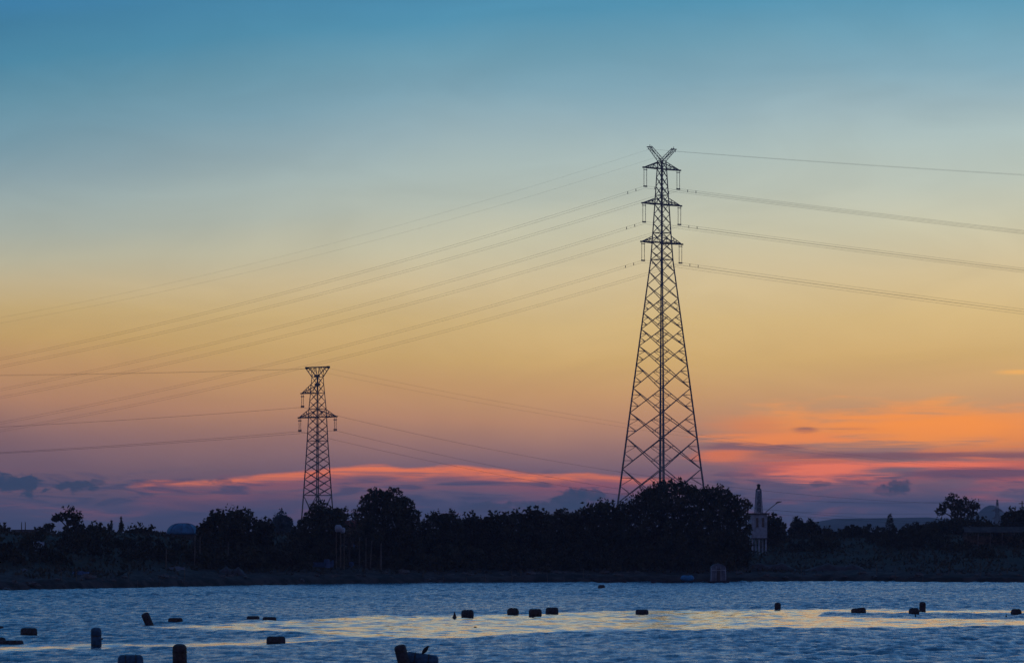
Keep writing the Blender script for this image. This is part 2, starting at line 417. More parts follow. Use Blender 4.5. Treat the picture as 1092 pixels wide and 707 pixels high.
Xw[:, 0] = -2400; Xw[:, 1] = -half-60; Xw[:, -1] = 2400; Xw[:, -2] = half+60
Yw_ = np.repeat(ys[:, None], Xw.shape[1], 1)
Ysafe = np.maximum(Yw_, 60)
px = CX+F*Xw/Ysafe; row = HZ+F*CAMZ/Ysafe
calm = calm_mask(px, row, Xw, Yw_)
calm[Yw_ < 150] = 0
h = np.zeros_like(Xw)
for k in range(30):
    lam = 1.2*(3.8/1.2)**(k/29.0); th = rng.normal(.3, .8); ph = rng.uniform(0, 6.28)
    kk = 2*math.pi/lam; kx, ky = kk*math.sin(th), -kk*math.cos(th)
    aa = .033*lam/2/math.pi*1.0
    h += aa*np.sin(kx*Xw+ky*Yw_+ph)
gust = np.clip(1+.45*vnoise(Xw*.09, Yw_*.035)+.3*vnoise(Xw*.3+4, Yw_*.07), .35, 1.7)
h *= gust*(1-.67*calm)
edge = np.clip((np.abs(u)-.9)/.1, 0, 1)[None, :]; h *= 1-edge
h[(Yw_ < 150) | (Yw_ > 725)] = 0
I = np.arange(Xw.size).reshape(Xw.shape)
Q = np.stack([I[:-1, :-1], I[:-1, 1:], I[1:, 1:], I[1:, :-1]], -1).reshape(-1, 4)
water = np_mesh('water', np.stack([Xw, Yw_, h], -1), Q, mw, smooth=True)
ca = water.data.attributes.new('calm', 'FLOAT', 'POINT'); ca.data.foreach_set('value', calm.astype(np.float32).ravel())
tag(water, 'rippled blue estuary water with pale calm slicks', 'water', kind='structure')

# ---------------------------------------------------------------- haze
hb = MB().box((0, 4350, 74), (4900, 9500, 156))
hz = hb.build('haze', None)
hz.data.materials.clear()
mh = bpy.data.materials.new('evening haze'); mh.use_nodes = True; mh.node_tree.nodes.clear(); q = G(mh.node_tree)
pv = q.n('ShaderNodeVolumePrincipled'); pv.inputs['Color'].default_value = (.72, .73, 1.0, 1); pv.inputs['Density'].default_value = 9e-5
pv.inputs['Anisotropy'].default_value = 0
oo = q.n('ShaderNodeOutputMaterial'); mh.node_tree.links.new(pv.outputs[0], oo.inputs['Volume'])
hz.data.materials.append(mh); tag(hz, 'thin blue evening haze over the estuary', 'haze', kind='stuff')

# ---------------------------------------------------------------- pylons
def lattice_body(root, levels, leg_r, brace_r, sub=True):
    """levels: (z, side) from the bottom up"""
    cs = [(-1, -1), (1, -1), (1, 1), (-1, 1)]
    P_ = lambda i, c_: Vector((levels[i][1]/2*c_[0], levels[i][1]/2*c_[1], levels[i][0]))
    n = len(levels); ztop = levels[-1][0]; z0 = levels[0][0]
    for c_ in cs:
        m = MB(); m.path([P_(i, c_) for i in range(n)], [leg_r*(1-.5*(levels[i][0]-z0)/(ztop-z0)) for i in range(n)], 8)
        m.box(P_(0, c_)+Vector((0, 0, -.3)), (leg_r*4, leg_r*4, 1.2)); m.build('leg', M['steel'], root)
    for a, b_ in zip(cs, cs[1:]+cs[:1]):
        m = MB()
        for i in range(n-1):
            br = brace_r*(1-.35*i/n)
            A0, B0, A1, B1 = P_(i, a), P_(i, b_), P_(i+1, a), P_(i+1, b_)
            m.tube(A0, B1, br, n=5); m.tube(B0, A1, br, n=5)
            if sub and (levels[i+1][0]-levels[i][0]) > 4.5:
                for p, q_, leg0, leg1 in ((A0, B1, A0, A1), (B0, A1, B0, B1), (A1, B0, A1, A0), (B1, A0, B1, B0)):
                    w = p.lerp(q_, .27); e = leg0.lerp(leg1, .27); e2 = leg0.lerp(leg1, .5)
                    m.tube(w, e, br*.55, n=4); m.tube(w, e2, br*.55, n=4)
            if levels[i][2] if len(levels[i]) > 2 else False:
                m.tube(A0, B0, br, n=5)
        m.tube(P_(n-1, a), P_(n-1, b_), brace_r*.7, n=5)
        m.build('bracing', M['steel'], root)
def arm(root, side, w, L, z, rise, r, name='crossarm', droop=0.0):
    m = MB(); tip = Vector((side*L, 0, z+droop))
    for sy_ in (-1, 1):
        b0 = Vector((side*w/2, sy_*w/2, z)); t0 = Vector((side*w/2*.95, sy_*w/2*.95, z+rise))
        m.tube(b0, tip, r, n=6); m.tube(t0, tip, r*.75, n=6); m.tube(b0, t0, r*.6, n=5)
        for k in (.25, .5, .75):
            m.tube(b0.lerp(tip, k), t0.lerp(tip, k), r*.45, n=4)
            m.tube(b0.lerp(tip, k-.25), t0.lerp(tip, k), r*.4, n=4)
    bl = [Vector((side*w/2, -w/2, z)), Vector((side*w/2, w/2, z))]
    for k in (0, .2, .4, .6, .8):
        m.tube(bl[0].lerp(tip, k), bl[1].lerp(tip, k), r*.5, n=4); m.tube(bl[0].lerp(tip, k), bl[1].lerp(tip, k+.2), r*.4, n=4)
    m.box(tip, (r*3, r*3, r*2.4))
    return m.build(name, M['steel'], root)
def strings(root, x, z, gap, ln, r):
    for dx in (-gap/2, gap/2):
        m = MB(); prof = [(r*.5, 0), (r*.5, -.4)]
        nd = int(ln/.35)
        for k in range(nd):
            zz = -.4-(ln-.8)*k/nd; prof += [(r*.45, zz), (r, zz-.08), (r*.45, zz-.16)]
        prof += [(r*.5, -ln+.4), (r*.5, -ln)]
        prof = [(a, z+b_) for a, b_ in prof][::-1]
        m.lathe(prof, 7, Matrix.Translation((x+dx, 0, 0))); m.build('insulator_string', M['insul'], root)
    for zz in (z-.55, z-ln+.25, z-ln):
        MB().box((x, 0, zz), (gap+.45, .16, .22)).build('yoke_plate', M['steel'], root)

SB = 1450/F
bp_ = at(705.8, 590, 1450); bx, by = bp_.x, 1450.0; bz = gz(bx, by)
big = empty('transmission_pylon', (bx, by, bz), R(46.0), 'tallest lattice steel pylon, rising behind the broad dark tree', 'pylon')
zr = lambda row: CAMZ+(HZ-row)*SB-bz
def wd(row): return float(np.interp(row, [157, 172, 214, 257, 277, 410, 500, 600], [8.0, 9, 14.5, 20.5, 23.5, 60, 84, 111]))*SB/math.sqrt(2)
rows = [597, 572, 536, 500, 467, 440, 414, 389, 369, 351, 334, 318.5, 304, 290, 277, 268, 258.5, 248.5, 238.5, 228.5, 218, 208.5, 199, 189.5, 180.3, 172]
hzr = {277, 258.5, 218, 180.3, 172, 248.5, 208.5}
lattice_body(big, [(zr(r_) if i else 0.3, wd(r_), r_ in hzr) for i, r_ in enumerate(rows)], .34, .15)
arms_b = []
for ra, rise_row, Lpx in ((180.3, 173, 20.3), (218.2, 211.5, 21.6), (259.2, 252, 22.8)):
    L = Lpx*SB/math.cos(R(45)); zz = zr(ra)
    for sd_ in (-1, 1):
        arm(big, sd_, wd(ra), L, zz, (ra-rise_row)*SB, .2)
        strings(big, sd_*(L-.75), zz-.15, 1.25, 5.9, .14)
    arms_b.append((L-.75, zz-6.15))
for sd_ in (-1, 1):
    m = MB(); tip = Vector((sd_*5.8, 0, zr(158.2))); w = wd(172)/2; z0_ = zr(172)
    for sy_ in (-1, 1):
        a0 = Vector((sd_*w, sy_*w, z0_)); a1 = Vector((-sd_*w*.2, sy_*w*.8, z0_+.3))
        a0t = tip+Vector((0, sy_*.35, -.5)); a1t = tip+Vector((-sd_*.6, sy_*.35, .35))
        m.tube(a0, a0t, .12, n=6); m.tube(a1, a1t, .11, n=6)
        for k in np.arange(0, 1, .2): m.tube(a0.lerp(a0t, k), a1.lerp(a1t, k+.1), .055, n=4); m.tube(a1.lerp(a1t, k+.1), a0.lerp(a0t, min(1, k+.2)), .055, n=4)
    m.box(tip, (1.7, .8, .25)); m.tube(tip+Vector((sd_*.6, 0, 0)), tip+Vector((sd_*.6, 0, -.9)), .1, n=5); m.tube(tip+Vector((-sd_*.2, 0, 0)), tip+Vector((-sd_*.2, 0, .8)), .09, n=5)
    m.build('earth_wire_peak', M['steel'], big)
m = MB()                                            # climbing ladder and riser pipe up the middle
for dx in (-.35, .35): m.path([(dx, 0, .3), (dx, 0, zr(172))], .1, 5)
for z_ in np.arange(1, zr(172), 1.2): m.tube((-.35, 0, z_), (.35, 0, z_), .05, n=4)
m.build('ladder', M['steel'], big)

def wire_pts(root, x, z, sgn, a, b_, t1, n=70):
    mw_ = root.matrix_basis; out = []
    for k in range(n+1):
        t_ = t1*(k/n)**1.2
        out.append(Matrix.Translation(root.location) @ root.rotation_euler.to_matrix().to_4x4() @ Vector((x, sgn*t_, z-a*t_+b_*t_*t_)))
    return out
def bundle(root, x, z, sgn, a, b_, t1, sep_, r, label, group):
    base = Matrix.Translation(root.location) @ root.rotation_euler.to_matrix().to_4x4() @ Vector((x, 0, z))
    e = empty('power_line', base, 0, label, 'power line', group)
    for dz in ((sep_/2, -sep_/2) if sep_ else (0,)):
        pts = [p-base+Vector((0, 0, dz)) for p in wire_pts(root, x, z, sgn, a, b_, t1)]
        MB().path(pts, r, 5).build('conductor', M['wire'], e)
    if sep_:
        for tt in (4, 7.5):
            p = Matrix.Translation(root.location) @ root.rotation_euler.to_matrix().to_4x4() @ Vector((x, sgn*tt, z-a*tt+b_*tt*tt))-base
            MB().box(p, (.2, .2, sep_+.1)).build('spacer', M['steel'], e)
nm = ('upper', 'middle', 'lower')
for i, (Lx, zz) in enumerate(arms_b):
    for sd_, arm_n in ((-1, 'left'), (1, 'right')):
        bundle(big, sd_*Lx, zz, 1, .184, .000132, 640, .72, .026, f'twin wire sagging left from the {nm[i]} {arm_n} arm of the tall pylon', 'wires of the tall pylon')
        bundle(big, sd_*Lx, zz, -1, .150, .00004, 620, .72, .026, f'twin wire running right from the {nm[i]} {arm_n} arm of the tall pylon', 'wires of the tall pylon')
for sd_, arm_n in ((-1, 'left'), (1, 'right')):
    bundle(big, sd_*5.8, zr(160.5), 1, .182, .000159, 640, 0, .014, f'thin top wire sagging left from the {arm_n} peak of the tall pylon', 'earth wires of the tall pylon')
    bundle(big, sd_*5.8, zr(160.5), -1, .118, .00005, 620, 0, .02, f'thin top wire running right from the {arm_n} peak of the tall pylon', 'earth wires of the tall pylon')

# smaller pylon
YS = 1000.0; SS = YS/F
sp_ = at(338.6, 590, YS); sx_, szz = sp_.x, gz(sp_.x, YS)
sm = empty('transmission_pylon', (sx_, YS, szz), R(-46.0), 'shorter lattice pylon with a wide flared top, left of centre', 'pylon')
zs = lambda row: CAMZ+(HZ-row)*SS-szz
def wds(row): return float(np.interp(row, [391, 402, 419, 437, 470, 500, 528, 600], [12, 12, 15, 18.5, 22, 26, 30, 41]))*SS/math.sqrt(2)
rows = [592, 560, 528, 519.5, 511, 502.5, 494, 486, 478, 470, 462, 454, 444.5, 436, 428, 419, 410, 402]
lattice_body(sm, [(zs(r_) if i else .2, wds(r_), r_ in (528, 470, 444.5, 436, 419, 402)) for i, r_ in enumerate(rows)], .17, .085, sub=False)
L = 21.3*SS/math.cos(R(45)); zz = zs(444.8)
for sd_ in (-1, 1):
    arm(sm, sd_, wds(444), L, zz, 8.2*SS, .13)
    strings(sm, sd_*(L-.35), zz-.1, .55, 2.9, .09)
L2 = 18.3*SS/math.cos(R(45)); z2 = zs(419)
arm(sm, -1, wds(419), L2, z2, 9*SS, .12); strings(sm, -(L2-.35), z2-.1, .55, 2.9, .09)
m = MB(); zt = zs(391.5); zb_ = zs(402); w0 = wds(402)/2; Lt = 12.2*SS/math.cos(R(45))
for sy_ in (-1, 1):
    for sd_ in (-1, 1):
        m.tube((sd_*w0, sy_*w0, zb_), (sd_*Lt, sy_*w0*.5, zt), .11, n=5)
        m.tube((sd_*w0, sy_*w0, zb_), (sd_*Lt*.45, sy_*w0*.5, zt), .07, n=4)
        m.tube((sd_*Lt*.7, sy_*w0*.6, (zt+zb_)/2), (sd_*Lt*.45, sy_*w0*.5, zt), .07, n=4); m.tube((0, sy_*w0*.5, zt), (sd_*w0, sy_*w0, zb_), .07, n=4)
    m.tube((-Lt, sy_*w0*.5, zt), (Lt, sy_*w0*.5, zt), .11, n=5)
for k in np.linspace(-1, 1, 7): m.tube((k*Lt, -w0*.5, zt), (k*Lt, w0*.5, zt), .06, n=4)
for sd_ in (-1, 1): m.box((sd_*Lt, 0, zt-.1), (.5, .5, .5))
m.build('flared_top', M['steel'], sm)
m = MB()
for dx in (-.2, .2): m.path([(dx, 0, .2), (dx, 0, zs(402))], .05, 5)
for z_ in np.arange(.6, zs(402), .7): m.tube((-.2, 0, z_), (.2, 0, z_), .03, n=4)
m.build('ladder', M['steel'], sm)
MB().box((-w0*.2, 0, zs(401)), (.9, .9, .55)).build('gusset_box', M['steel'], sm); MB().box((0, 0, zs(410)), (1.0, .8, .5)).build('gusset_box', M['steel'], sm)
for x_, z_, nmx in ((-(L2-.35), z2-3.0, 'single upper arm'), (-(L-.35), zz-3.0, 'left arm of the wide crossarm'), ((L-.35), zz-3.0, 'right arm of the wide crossarm')):
    bundle(sm, x_, z_, 1, .166, .00035, 230, 0, .022, f'wire drooping right from the {nmx} of the shorter pylon', 'wires of the shorter pylon')
    bundle(sm, x_, z_, -1, .082, .00014, 260, 0, .024, f'wire running left from the {nmx} of the shorter pylon', 'wires of the shorter pylon')
for sd_, arm_n in ((-1, 'left'), (1, 'right')):
    bundle(sm, sd_*Lt, zt-.3, 1, .130, .0002, 230, 0, .012, f'thin wire drooping right from the {arm_n} tip of the flared pylon top', 'earth wires of the shorter pylon')
    bundle(sm, sd_*Lt, zt-.3, -1, .052, .0001, 260, 0, .014, f'thin wire running left from the {arm_n} tip of the flared pylon top', 'earth wires of the shorter pylon')

# far pylon and line on the right
YF = 2600.0; SF = YF/F; fp = at(1063.5, 560, YF); fz = gz(fp.x, YF)
far = empty('transmission_pylon', (fp.x, YF, fz), R(20), 'tiny far lattice pylon against the blue hill at right', 'pylon')
ztf = CAMZ+(HZ-532.5)*SF-fz
lattice_body(far, [(.2, 4.4, False), (6, 3.7, False), (11, 3.1, False), (16, 2.5, False), (20, 2.0, True), (23, 1.6, True), (26, 1.3, True), (ztf, .5, True)], .2, .12, sub=False)
for z_ in (20, 24.5):
    for sd_ in (-1, 1): arm(far, sd_, 1.8, 3.4, z_, 1.2, .14)
for k, row in ((0, 533.0), (1, 545.0)):
    a0 = at(760, row-6, YF); a1 = at(1063, row, YF+2); a2 = at(1400, row-1, YF+2); pts = []
    for i in range(41):
        t_ = i/40; p = a0.lerp(a1, t_); p.z -= 4*3.0*t_*(1-t_); pts.append(p)
    for i in range(1, 41):
        t_ = i/40; p = a1.lerp(a2, t_); p.z -= 4*2.0*t_*(1-t_); pts.append(p)
    e = empty('power_line', a0, 0, ('higher' if k == 0 else 'lower')+' faint far wire strung low over the hills at right', 'power line', 'far wires on the right')
    MB().path([p-a0 for p in pts], .06, 4).build('conductor', M['wire'], e)

# ---------------------------------------------------------------- trees
def leaves(centers, size, aspect=.55, upbias=0.0):
    n = len(centers)
    d1 = rng.normal(size=(n, 3)); d1[:, 2] += upbias*np.sign(rng.uniform(-.2, 1, n)); d1 /= np.linalg.norm(d1, axis=1)[:, None]
    d2 = np.cross(d1, rng.normal(size=(n, 3))); d2 /= np.linalg.norm(d2, axis=1)[:, None]
    s = size*rng.uniform(.6, 1.35, n)[:, None]
    u_ = d1*s; v_ = d2*s*aspect
    V = np.stack([centers-u_, centers-.1*u_+v_, centers+u_, centers-.1*u_-v_], 1).reshape(-1, 3)
    return V, np.arange(4*n).reshape(n, 4)
def lobe_pts(c_, r, n, flat=.8):
    d_ = rng.normal(size=(n, 3)); d_ /= np.linalg.norm(d_, axis=1)[:, None]
    rad = r*rng.uniform(.25, 1, n)**.45
    return np.asarray(c_)+d_*rad[:, None]*np.array([1, 1, flat])
def outline_tree(name, label, outline, Y, matk='leaf_a', dens=1.0, lobe=None, leaf=.27, airy=False, low=.0, group=None, cat='tree', trunk=True, depth=None, upbias=.3):
    ox = [p[0] for p in outline]; orow = [p[1] for p in outline]
    k = Y/F; x0, x1 = (ox[0]-CX)*k, (ox[-1]-CX)*k; xc = (x0+x1)/2
    base = gz(xc, Y); root = empty(name, (xc, Y, base), 0, label, cat, group)
    w = x1-x0; tz = lambda x: CAMZ+(HZ-float(np.interp(x/k+CX, ox, orow)))*k-base
    H = max(tz(x) for x in np.linspace(x0, x1, 30))
    r0 = lobe or min(2.0, max(.55, w*.11)); depth = depth or w*.75
    C_, lobes = [], []
    x = x0+r0*.5
    while x < x1-r0*.3:
        top_ = tz(x); r = r0*random.uniform(.75, 1.15); fx = 1-((x-xc)/(w/2+.01))**2
        zlow = low*H
        z = top_-r*.82; first = True
        while z > zlow-.2:
            for j in range(1 if airy else 2):
                if airy and not first and random.random() < .35: continue
                rr = r*(1 if first else random.uniform(.8, 1.2))
                lobes.append((x-xc+random.uniform(-.3, .3)*r, random.uniform(-.5, .5)*depth*max(.25, fx), z+random.uniform(-.25, .05)*r, rr))
            z -= r*(1.25 if not airy else 1.5); first = False
        x += r0*random.uniform(.7, 1.0)*(1.25 if airy else 1)
    for (lx, ly, lz, r) in lobes:
        n = int((36 if airy else 62)*dens*(r*r)/(leaf*leaf*4.2)/3)+10
        C_.append(lobe_pts((lx, ly, lz), r, n))
    # sprigs that break the outline
    for _ in range(int(w*3.0)+4):
        xx = random.uniform(x0+.06*w, x1-.06*w); zt_ = tz(xx)+random.uniform(-.4, .45)
        C_.append(lobe_pts((xx-xc, random.uniform(-.3, .3)*depth*.6, zt_), random.uniform(.2, .5), random.randint(4, 9), 1.6))
    C_ = np.concatenate(C_); C_ = C_[C_[:, 2] > .05]
    V, Fc = leaves(C_, leaf, .55, upbias)
    np_mesh('crown', V, Fc, M[matk], root)
    if trunk:
        m = MB(); tr = max(.12, min(.5, w*.035)); fork = max(.8, H*.35)
        m.path([(0, 0, -.4), (.1*tr, 0, fork*.5), (0, .1, fork)], [tr*1.25, tr, tr*.85], 8)
        for (lx, ly, lz, r) in random.sample(lobes, min(9, len(lobes))):
            if lz < fork*.9: continue
            mid = Vector((lx*.45, ly*.45, fork+(lz-fork)*.6)); m.path([(0, 0, fork*.85), mid, (lx, ly, lz)], [tr*.6, tr*.38, tr*.12], 6)
        m.build('trunk', M['bark'], root)
    return root
T = outline_tree
T('tree', 'solitary round airy tree near the left edge, sky showing through it', [(52, 562), (56, 553), (63, 547.5), (72, 545), (82, 546), (88, 551), (91, 563)], 715, 'leaf_a', 3.4, .8, .24, True, .1, depth=4)
T('bush', 'bush cut by the left edge of the photo', [(-14, 566), (-4, 560), (4, 562), (13, 566)], 712, 'leaf_b', 1, .6, .3, cat='bush')
T('bush', 'small bush between the flat hut and the solitary airy tree', [(37, 567), (42, 562), (48, 562), (54, 566)], 714, 'leaf_b', 1, .55, .3, cat='bush')
T('bush', 'rounded bush just right of the solitary airy tree', [(90, 566), (97, 562), (104, 560), (109, 561), (114, 566)], 716, 'leaf_b', 1, .6, .3, cat='bush')
T('bush', 'low spreading bush left of the blue domed tent', [(134, 567), (142, 563.5), (152, 563), (160, 565), (170, 568)], 720, 'leaf_c', 1, .55, .3, cat='bush')
def spiky(label, px, top, Y, n, wpx):
    k = Y/F; x = (px-CX)*k; b0 = gz(x, Y); H = CAMZ+(HZ-top)*k-b0
    r_ = empty('tall_shrub', (x, Y, b0), 0, label, 'shrub', 'tall thin shrubs on the levee'); C_ = []; m = MB()
    for i in range(n):
        hx = random.uniform(-.5, .5)*wpx*k; hh = H*(1 if i == 0 else random.uniform(.55, .9)); hx = 0 if i == 0 else hx
        m.path([(hx*.5, 0, -.2), (hx, random.uniform(-.3, .3), hh)], [.06, .02], 5)
        for z in np.arange(.3, hh, .16):
            C_.append(lobe_pts((hx*(.5+.5*z/hh), 0, z), .45*(1-z/hh)+.1, 5))
    V, Fc = leaves(np.concatenate(C_), .22, .35, 1.2)
    np_mesh('foliage', V, Fc, M['leaf_a'], r_); m.build('stem', M['bark'], r_)
spiky('pointed tall shrub, left one of two spires right of the airy tree', 119, 555.5, 718, 5, 9)
spiky('taller slender spire shrub between the airy tree and blue domed tent', 129.3, 551.5, 718, 4, 6)
T('tree', 'low rounded tree touching the right side of the blue domed tent', [(211, 563), (215, 557), (220, 555.5), (226, 559)], 690, 'leaf_c', 1, .6, .3)
T('tree', 'slim leaning tree beside the wide flat-crowned tree on the left', [(221, 562), (225, 550), (230, 545), (235, 546.5), (239, 553)], 700, 'leaf_a', 1, .75, .3)
T('tree', 'flat-crowned dark tree left of the shorter pylon', [(234, 552), (238, 547), (246, 544), (256, 543.5), (265, 547), (270, 551), (274, 560)], 690, 'leaf_a', 1, .95, .27)
T('tree', 'small tree in the gap left of the bluish round tree', [(272, 562), (277, 556), (282, 554), (287, 556.5), (292, 562)], 700, 'leaf_a', 1, .6, .3)
T('tree', 'bluish round tree standing just left of the shorter pylon', [(288, 560), (293, 551), (300, 547), (307, 550.5), (314, 561)], 905, 'leaf_blue', 1.0, .8, .3)
T('tree', 'dark tree in front of the foot of the shorter pylon', [(313, 562), (320, 557), (326, 551), (332, 541), (340, 538), (350, 540), (357, 543), (364, 548)], 690, 'leaf_a', 1, 1.0, .27)
T('tree', 'open spreading tree between the shorter pylon and the tall dome-shaped tree', [(356, 549), (363, 545.5), (371, 546), (379, 550), (388, 553)], 705, 'leaf_c', .8, .7, .28, True, .45)
T('tree', 'tall dome-shaped dark tree right of the shorter pylon', [(383, 562), (386, 542), (390, 530), (396, 524), (404, 521), (413, 522), (425, 526), (434, 532), (441, 541), (447, 556)], 715, 'leaf_a', 1, 1.35, .27)
T('tree', 'low round tree right of the tall dome-shaped tree', [(446, 560), (453, 553), (460, 548.5), (468, 546.5), (478, 547), (486, 550), (493, 558)], 730, 'leaf_a', 1, .95, .27)
T('tree', 'lowest tree in the dip left of the photo centre', [(488, 557), (494, 553), (502, 549), (508, 552), (517, 555)], 735, 'leaf_b', 1, .8, .27)
T('tree', 'level-topped tree just left of the photo centre', [(512, 554), (520, 550), (531, 548), (541, 550), (548, 552)], 735, 'leaf_a', 1, .9, .27)
T('tree', 'small rounded tree at the centre of the tree belt', [(541, 551), (547, 547), (554, 546), (563, 550)], 740, 'leaf_a', 1, .8, .27)
T('tree', 'tree with a tufted peak just right of the photo centre', [(559, 550), (563, 545), (569, 543), (576, 545), (586, 551)], 740, 'leaf_a', 1, .8, .3)
T('tree', 'flat low tree left of the stepped tree beside the tall pylon', [(582, 551), (590, 547.5), (600, 547), (608, 548), (618, 552)], 745, 'leaf_a', 1, .9, .27)
T('tree', 'stepped tree just left of the foot of the tall pylon', [(609, 549), (615, 543.5), (626, 540.5), (635, 539), (640, 534.5), (647, 534.5), (654, 538), (664, 546)], 745, 'leaf_a', 1, 1.1, .27)
T('large_tree', 'broadest darkest tree, hiding the foot of the tall pylon', [(654, 552), (661, 541), (668, 535), (676, 530), (686, 525), (692, 518.5), (699, 519), (706, 516.5), (713, 515), (722, 514), (730, 516.5), (739, 520), (748, 523), (757, 520), (768, 518), (774, 522), (782, 527), (790, 529), (794, 534.5), (797.5, 544), (799, 560)], 745, 'leaf_a', 1, 1.5, .27, depth=13, upbias=.7)
T('bush', 'bush right behind the white watch hut', [(815, 556), (821, 550), (828, 551), (833, 557), (838, 563)], 815, 'leaf_a', 1, .75, .3, cat='bush')
T('bush', 'left and taller bush of a pair right of the white watch hut', [(842, 565), (846, 556), (851, 553), (857, 558), (860, 565)], 900, 'leaf_a', 1, .7, .3, cat='bush')
T('bush', 'right bush of a pair in front of the far hills', [(856, 565), (861, 556), (866, 555), (871, 559), (877, 566)], 905, 'leaf_a', 1, .7, .3, cat='bush')
T('bush', 'low bush below the left end of the far hills', [(875, 570), (882, 565.5), (890, 566), (899, 570)], 905, 'leaf_b', 1, .6, .3, cat='bush')
T('bush', 'wide low bush below the middle of the far hills', [(894, 570), (903, 566.5), (913, 565), (922, 566), (932, 570)], 905, 'leaf_b', 1, .7, .3, cat='bush')
T('bush', 'low bush touching the left of the cone-shaped conifer', [(926, 571), (934, 567), (942, 566), (950, 570)], 905, 'leaf_a', 1, .7, .3, cat='bush')
T('bush', 'long bush between the cone-shaped conifer and the airy right-hand tree', [(956, 570), (963, 563), (972, 560), (982, 559), (994, 558), (1004, 561)], 905, 'leaf_a', 1, .8, .27, cat='bush')
T('tree', 'airy layered tree near the right edge, sky between its tiers', [(995, 551), (999, 544), (1004, 538), (1009, 534), (1013, 526.5), (1018, 530), (1026, 532), (1036, 533), (1042, 537), (1046, 547)], 880, 'leaf_c', 3.4, 1.0, .26, True, .5, depth=6)
T('bush', 'dense wide thicket under the airy layered tree', [(980, 566), (992, 559), (1006, 554.5), (1022, 552), (1040, 552.5), (1055, 557), (1068, 564)], 870, 'leaf_a', 1, 1.0, .27, cat='bush')
T('bush', 'low thicket in front of the far pylon', [(1056, 566), (1064, 560), (1072, 557), (1082, 560)], 880, 'leaf_a', 1, .8, .27, cat='bush')
T('tree', 'square-topped dark tree cut by the right edge', [(1071, 562), (1073, 548), (1078, 543.5), (1088, 543), (1098, 544), (1112, 552)], 880, 'leaf_a', 1, 1.0, .27)
# conifer
kx = 905/F; cxn = (949-CX)*kx; b0 = gz(cxn, 905); Hc = CAMZ+(HZ-547.5)*kx-b0
r_ = empty('conifer', (cxn, 905, b0), 0, 'narrow cone-shaped conifer standing before the far hills', 'tree'); C_ = []
for z in np.arange(.4, Hc, .13):
    rr = 1.35*(1-z/Hc)**.6+.08; n = int(14*rr)+4; th = rng.uniform(0, 6.28, n); ra = rr*rng.uniform(.3, 1, n)**.5
    C_.append(np.stack([ra*np.cos(th), ra*np.sin(th), z-.25*ra+rng.uniform(-.1, .1, n)], -1))
V, Fc = leaves(np.concatenate(C_), .22, .4, .3); np_mesh('crown', V, Fc, M['leaf_a'], r_); MB().path([(0, 0, -.3), (0, 0, Hc*.9)], [.2, .04], 7).build('trunk', M['bark'], r_)

# thickets on the bank (copies of four kinds)
kinds = []
for i in range(4):
    w = (5.0, 6.5, 4.2, 7.5)[i]; hh = (3.0, 3.8, 3.4, 4.4)[i]; C_ = []
    for _ in range(int(w*6)):
        lx = random.uniform(-.5, .5)*w; top_ = hh*math.sqrt(max(.05, 1-(2*lx/w)**2)); lz = random.uniform(.1, .92)*top_
        C_.append(lobe_pts((lx, random.uniform(-.35, .35)*w, lz), .62, 26))
    V, Fc = leaves(np.concatenate(C_), .3, .55, .3)
    r_ = empty('bush', (0, 0, -50)); np_mesh('foliage', V, Fc, M[('leaf_a', 'leaf_b', 'leaf_c', 'leaf_a')[i]], r_)
    m = MB()
    for _ in range(5): m.path([(0, 0, -.3), (random.uniform(-.3, .3)*w, random.uniform(-.2, .2)*w, hh*.6)], [.08, .02], 5)
    m.build('stem', M['bark'], r_); kinds.append(r_)
used = set()
def place_bush(x, y, s, label, group):
    i = random.randrange(4); p = kinds[i]
    if i in used:
        r_ = p.copy(); COL.objects.link(r_)
        for ch in list(p.children):
            c_ = ch.copy(); COL.objects.link(c_); c_.parent = r_
    else: r_ = p; used.add(i)
    r_.location = (x, y, gz(x, y)); r_.rotation_euler = (0, 0, random.uniform(0, 6.28)); r_.scale = (s, s, s)
    tag(r_, label, 'bush', group)
segs = [(-15, 205, 'dark bush on the grassy bank below the solitary airy tree', 48, 95, 22),
        (215, 330, 'dark bush on the bank under the flat-crowned left trees', 22, 50, 11),
        (335, 450, 'dark bush under the tall dome-shaped tree', 34, 55, 7),
        (452, 650, 'dark bush along the foot of the central tree belt', 14, 40, 17),
        (655, 790, 'dark bush under the broadest darkest tree', 12, 28, 10),
        (822, 1000, 'dark bush on the right-hand bank below the far hills', 75, 135, 22),
        (985, 1105, 'dark bush on the bank below the airy layered tree', 60, 130, 14)]
for (p0, p1, lab, s0, s1, n) in segs:
    for j in range(n):
        pxx = p0+(p1-p0)*(j+random.uniform(.1, .9))/n; s = random.uniform(s0, s1)
        if p0 < 0: s = random.uniform(s0, 80) if pxx > 165 else s
        x = (pxx-CX)/F*700
        for _ in range(3): y = shore(x)+s; x = (pxx-CX)/F*y
        place_bush(x, y, random.uniform(.45, .72) if (p0 < 0 or p0 > 800) else random.uniform(.7, 1.05), lab, lab.replace('dark bush', 'bushes'))
for i, p in enumerate(kinds):
    if i not in used:
        for ch in list(p.children): bpy.data.objects.remove(ch)
        bpy.data.objects.remove(p)

